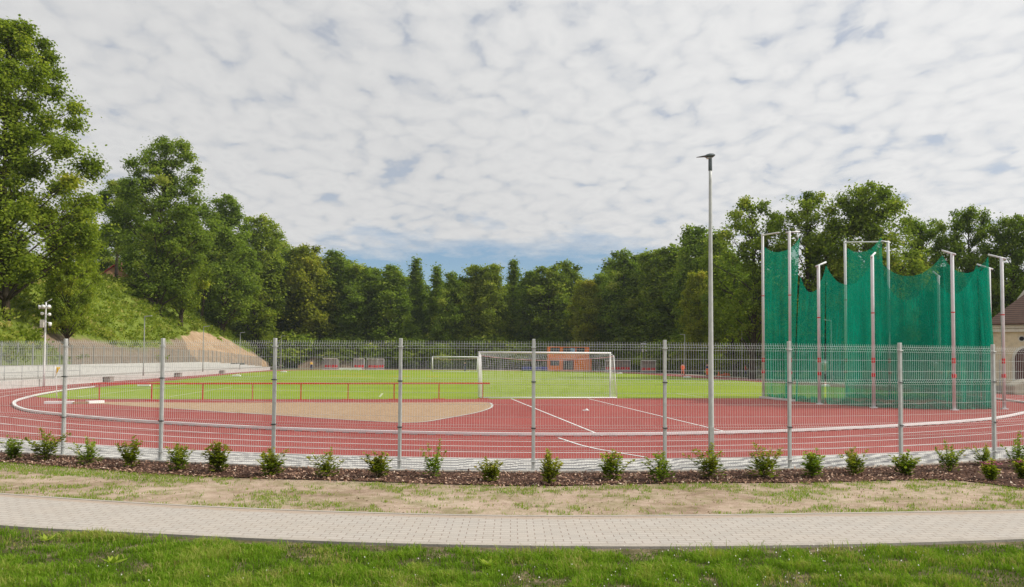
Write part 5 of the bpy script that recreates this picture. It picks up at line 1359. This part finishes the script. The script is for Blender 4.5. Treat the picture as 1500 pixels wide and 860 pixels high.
ntree = 0
def tree(px, ptop, Y, var, col, lb, group, wid=1.0, z0=None, pb=None, name='tree', rz=None):
    """px, ptop: where its crown tops out in the survey; Y: how far it stands"""
    global ntree; ntree += 1
    tv = TV[var]; top = D(px, ptop, Y)
    lean_x = .16 * tv['H'] if var == 'L4' else 0
    x, y = top.x, Y
    z = hz(x, y) if z0 is None else z0
    h = max(2.0, top.z - z); k = h / tv['H']
    t = thing(name, (x, y, z), lb, 'tree', group, rz if rz is not None else (ntree * 2.1) % 6.28)
    t.scale = (k * wid, k * wid, k)
    link('trunk', tv['trunk'], None, t); c = link('crown', tv['crown'], None, t)
    c.color = (*col, 1)
    return t
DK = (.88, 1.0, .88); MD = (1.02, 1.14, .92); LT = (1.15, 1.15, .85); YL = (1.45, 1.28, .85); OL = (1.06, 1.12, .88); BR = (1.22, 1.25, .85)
FW = 'trees of the wood at the far end'
for px, pt, Y, v, col, wd, lb in (
    (432, 366, 188, 'f1', DK, 1.0, 'dark tree at the left end of the far wood, beside the hillside trees'),
    (456, 361, 183, 'f3', YL, .85, 'yellowish tree in the far wood above the left team shelter'),
    (492, 369, 186, 'f2', DK, 1.1, 'dark tree in the far wood right of the yellowish one'),
    (521, 389, 184, 'f1', MD, .95, 'mid green tree in the far wood above the white beam'),
    (546, 397, 187, 'f5', DK, 1.0, 'rounded dark tree of the far wood left of the fourth fence post'),
    (576, 390, 182, 'f2', MD, 1.1, 'green tree of the far wood rising over the fourth fence post'),
    (611, 378, 190, 'f4', DK, 1.0, 'pointed spruce with the tallest tip in the middle of the far wood'),
    (641, 390, 188, 'f4', MD, 1.0, 'second smaller spruce of the far wood just right of the tallest pointed one'),
    (664, 402, 181, 'f3', MD, .8, 'low broad tree of the far wood above the far goal'),
    (694, 390, 183, 'f6', LT, 1.1, 'light green tree of the far wood right of the far goal'),
    (720, 389, 181, 'f1', LT, .9, 'tall light green tree of the far wood left of the middle fence post'),
    (751, 381, 189, 'f4', DK, 1.0, 'narrow dark spruce tip above the middle fence post'),
    (777, 398, 184, 'f2', MD, 1.0, 'tree of the far wood above the blue mat'),
    (803, 391, 182, 'f5', OL, 1.1, 'olive tree of the far wood above the left half of the orange hut'),
    (829, 386, 186, 'f3', OL, .85, 'broad olive tree of the far wood above the right half of the orange hut'),
    (858, 412, 172, 'f1', YL, .85, 'yellow green tree standing forward of the wood right of the orange hut'),
    (884, 402, 184, 'f6', MD, 1.0, 'tree of the far wood filling the dip right of the yellow green tree'),
    (912, 371, 172, 'f3', MD, .9, 'rounded tree of the far wood above the curved shelter'),
    (938, 374, 176, 'f2', DK, 1.1, 'dark tree of the far wood left of the distant mast'),
    (960, 367, 165, 'f1', OL, 1.0, 'olive tree of the far wood right of the distant mast'),
    (990, 361, 160, 'f6', OL, 1.2, 'brownish green tree of the far wood above the all orange worker'),
    (1022, 400, 135, 'f1', YL, .75, 'bright yellow green tree just left of the tall lamp post')):
    tree(px, pt, Y, v, col, lb, FW, wd * 1.12)
tree(1025, 333, 150, 'f3', MD, 'tall tree whose crown rises behind the tall lamp post', FW, .9)
tree(1052, 343, 140, 'f2', OL, 'olive tree right beside the tall lamp post', FW, 1.0)
tree(1078, 374, 130, 'f5', MD, 'lower tree in the gap between the tall lamp post and the cage', FW, 1.1)
BK = 'dim trees standing deep in the far wood'
bl = 'dim tree deep in the far wood, mostly hidden by the trees before it'
for i, px in enumerate(range(405, 1100, 24)):
    Y = 200 - (max(0, px - 880) * .22) + (i % 3) * 4
    tp = 404 if 530 < px < 900 else 380
    tree(px + (i * 7) % 9, tp + (i * 13) % 17, Y, ('f1', 'f3', 'f6', 'f2')[i % 4], (.92, 1.0, .88), bl, BK, 1.3)
UG = 'bushes along the foot of the far wood'
for i, px in enumerate(range(432, 1110, 27)):
    Y = 178 - max(0, px - 880) * .28 + (i % 2) * 3
    tree(px, 492 + (i * 11) % 15, Y, 'bush', (.80, .90, .78) if i % 4 else (1.2, 1.3, .9), 'leafy bush at the foot of the far wood', UG, 1.2, 0.0, name='bush')
RG = 'trees behind the throwing cage'
for px, pt, Y, v, col, wd, lb in (
    (1102, 291, 98, 'r1', OL, 1.0, 'open crowned tree rising behind the left poles of the cage'),
    (1185, 284, 95, 'r1', OL, 1.0, 'loose crowned tree between the two tall gates of the cage'),
    (1272, 272, 92, 'r3', OL, .95, 'tallest rounded tree behind the middle of the cage'),
    (1350, 322, 97, 'r2', MD, .95, 'lower bushy tree behind the right part of the cage'),
    (1418, 306, 93, 'r2', DK, .85, 'dark tree right of the cage, left of the cream building'),
    (1485, 318, 90, 'r3', DK, .8, 'dark tree behind the roof of the cream building'),
    (1560, 300, 92, 'r3', MD, .9, 'tree beyond the right edge behind the cream building')):
    tree(px, pt, Y, v, col, lb, RG, wd, 0.0)
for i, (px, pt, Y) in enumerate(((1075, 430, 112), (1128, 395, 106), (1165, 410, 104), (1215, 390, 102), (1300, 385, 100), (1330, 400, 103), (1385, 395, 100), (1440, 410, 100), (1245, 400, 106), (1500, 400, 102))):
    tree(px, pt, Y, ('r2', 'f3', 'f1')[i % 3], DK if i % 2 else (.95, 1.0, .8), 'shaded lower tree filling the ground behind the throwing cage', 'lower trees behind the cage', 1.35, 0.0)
# hillside trees
HG = 'trees on the hillside'
tree(18, 33, 73, 'L1', BR, 'huge bright leaved tree at the left edge of the picture', HG, 1.0, rz=.6)
tree(-120, 90, 70, 'L1', MD, 'large tree beyond the left edge of the picture', HG, 1.0, rz=2.2)
tree(104, 290, 80, 'L2', BR, 'smaller bright tree under the huge one at the left edge', HG, .72)
tree(176, 262, 136, 'L6', DK, 'dark tree with several trunks before the brick house', HG, 1.0)
tree(240, 203, 128, 'L2', (.95, 1.05, .85), 'tall full crowned tree in the middle of the hillside', HG, 1.06, rz=1.0)
tree(268, 300, 132, 'L3', BR, 'lower bright tree at the right foot of the tall hillside tree', HG, .9)
tree(330, 288, 158, 'L5', MD, 'tree with an open crown right of the tall hillside tree', HG, 1.15)
tree(300, 330, 155, 'L4', MD, 'leaning tree with a bare slanting trunk above the sand cut', HG, .9, rz=0.0)
tree(378, 318, 178, 'L5', BR, 'bright green tree at the right end of the hillside', HG, 1.1)
tree(345, 345, 188, 'L3', DK, 'dark tree behind the leaning hillside tree', HG, 1.1)
tree(405, 352, 192, 'L3', MD, 'tree where the hillside meets the far wood', HG, 1.0)
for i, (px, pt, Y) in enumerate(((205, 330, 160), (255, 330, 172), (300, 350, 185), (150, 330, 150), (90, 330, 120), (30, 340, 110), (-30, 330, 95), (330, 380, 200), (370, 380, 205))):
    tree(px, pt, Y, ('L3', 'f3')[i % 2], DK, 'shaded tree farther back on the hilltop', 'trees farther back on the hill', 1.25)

# ------------------------------------------------------------------ the air: a faint even haze
t = NT('thin_haze'); pv = t.n('VolumePrincipled'); pv.inputs['Color'].default_value = (.86, .92, 1.0, 1); pv.inputs['Density'].default_value = HAZE; pv.inputs['Anisotropy'].default_value = .2; t.l(pv.outputs[0], t.out.inputs['Volume'])
hb = MB().box((0, 560, 30), (1820, 1720, 62)).build('haze', t.m); hb['kind'] = 'stuff'
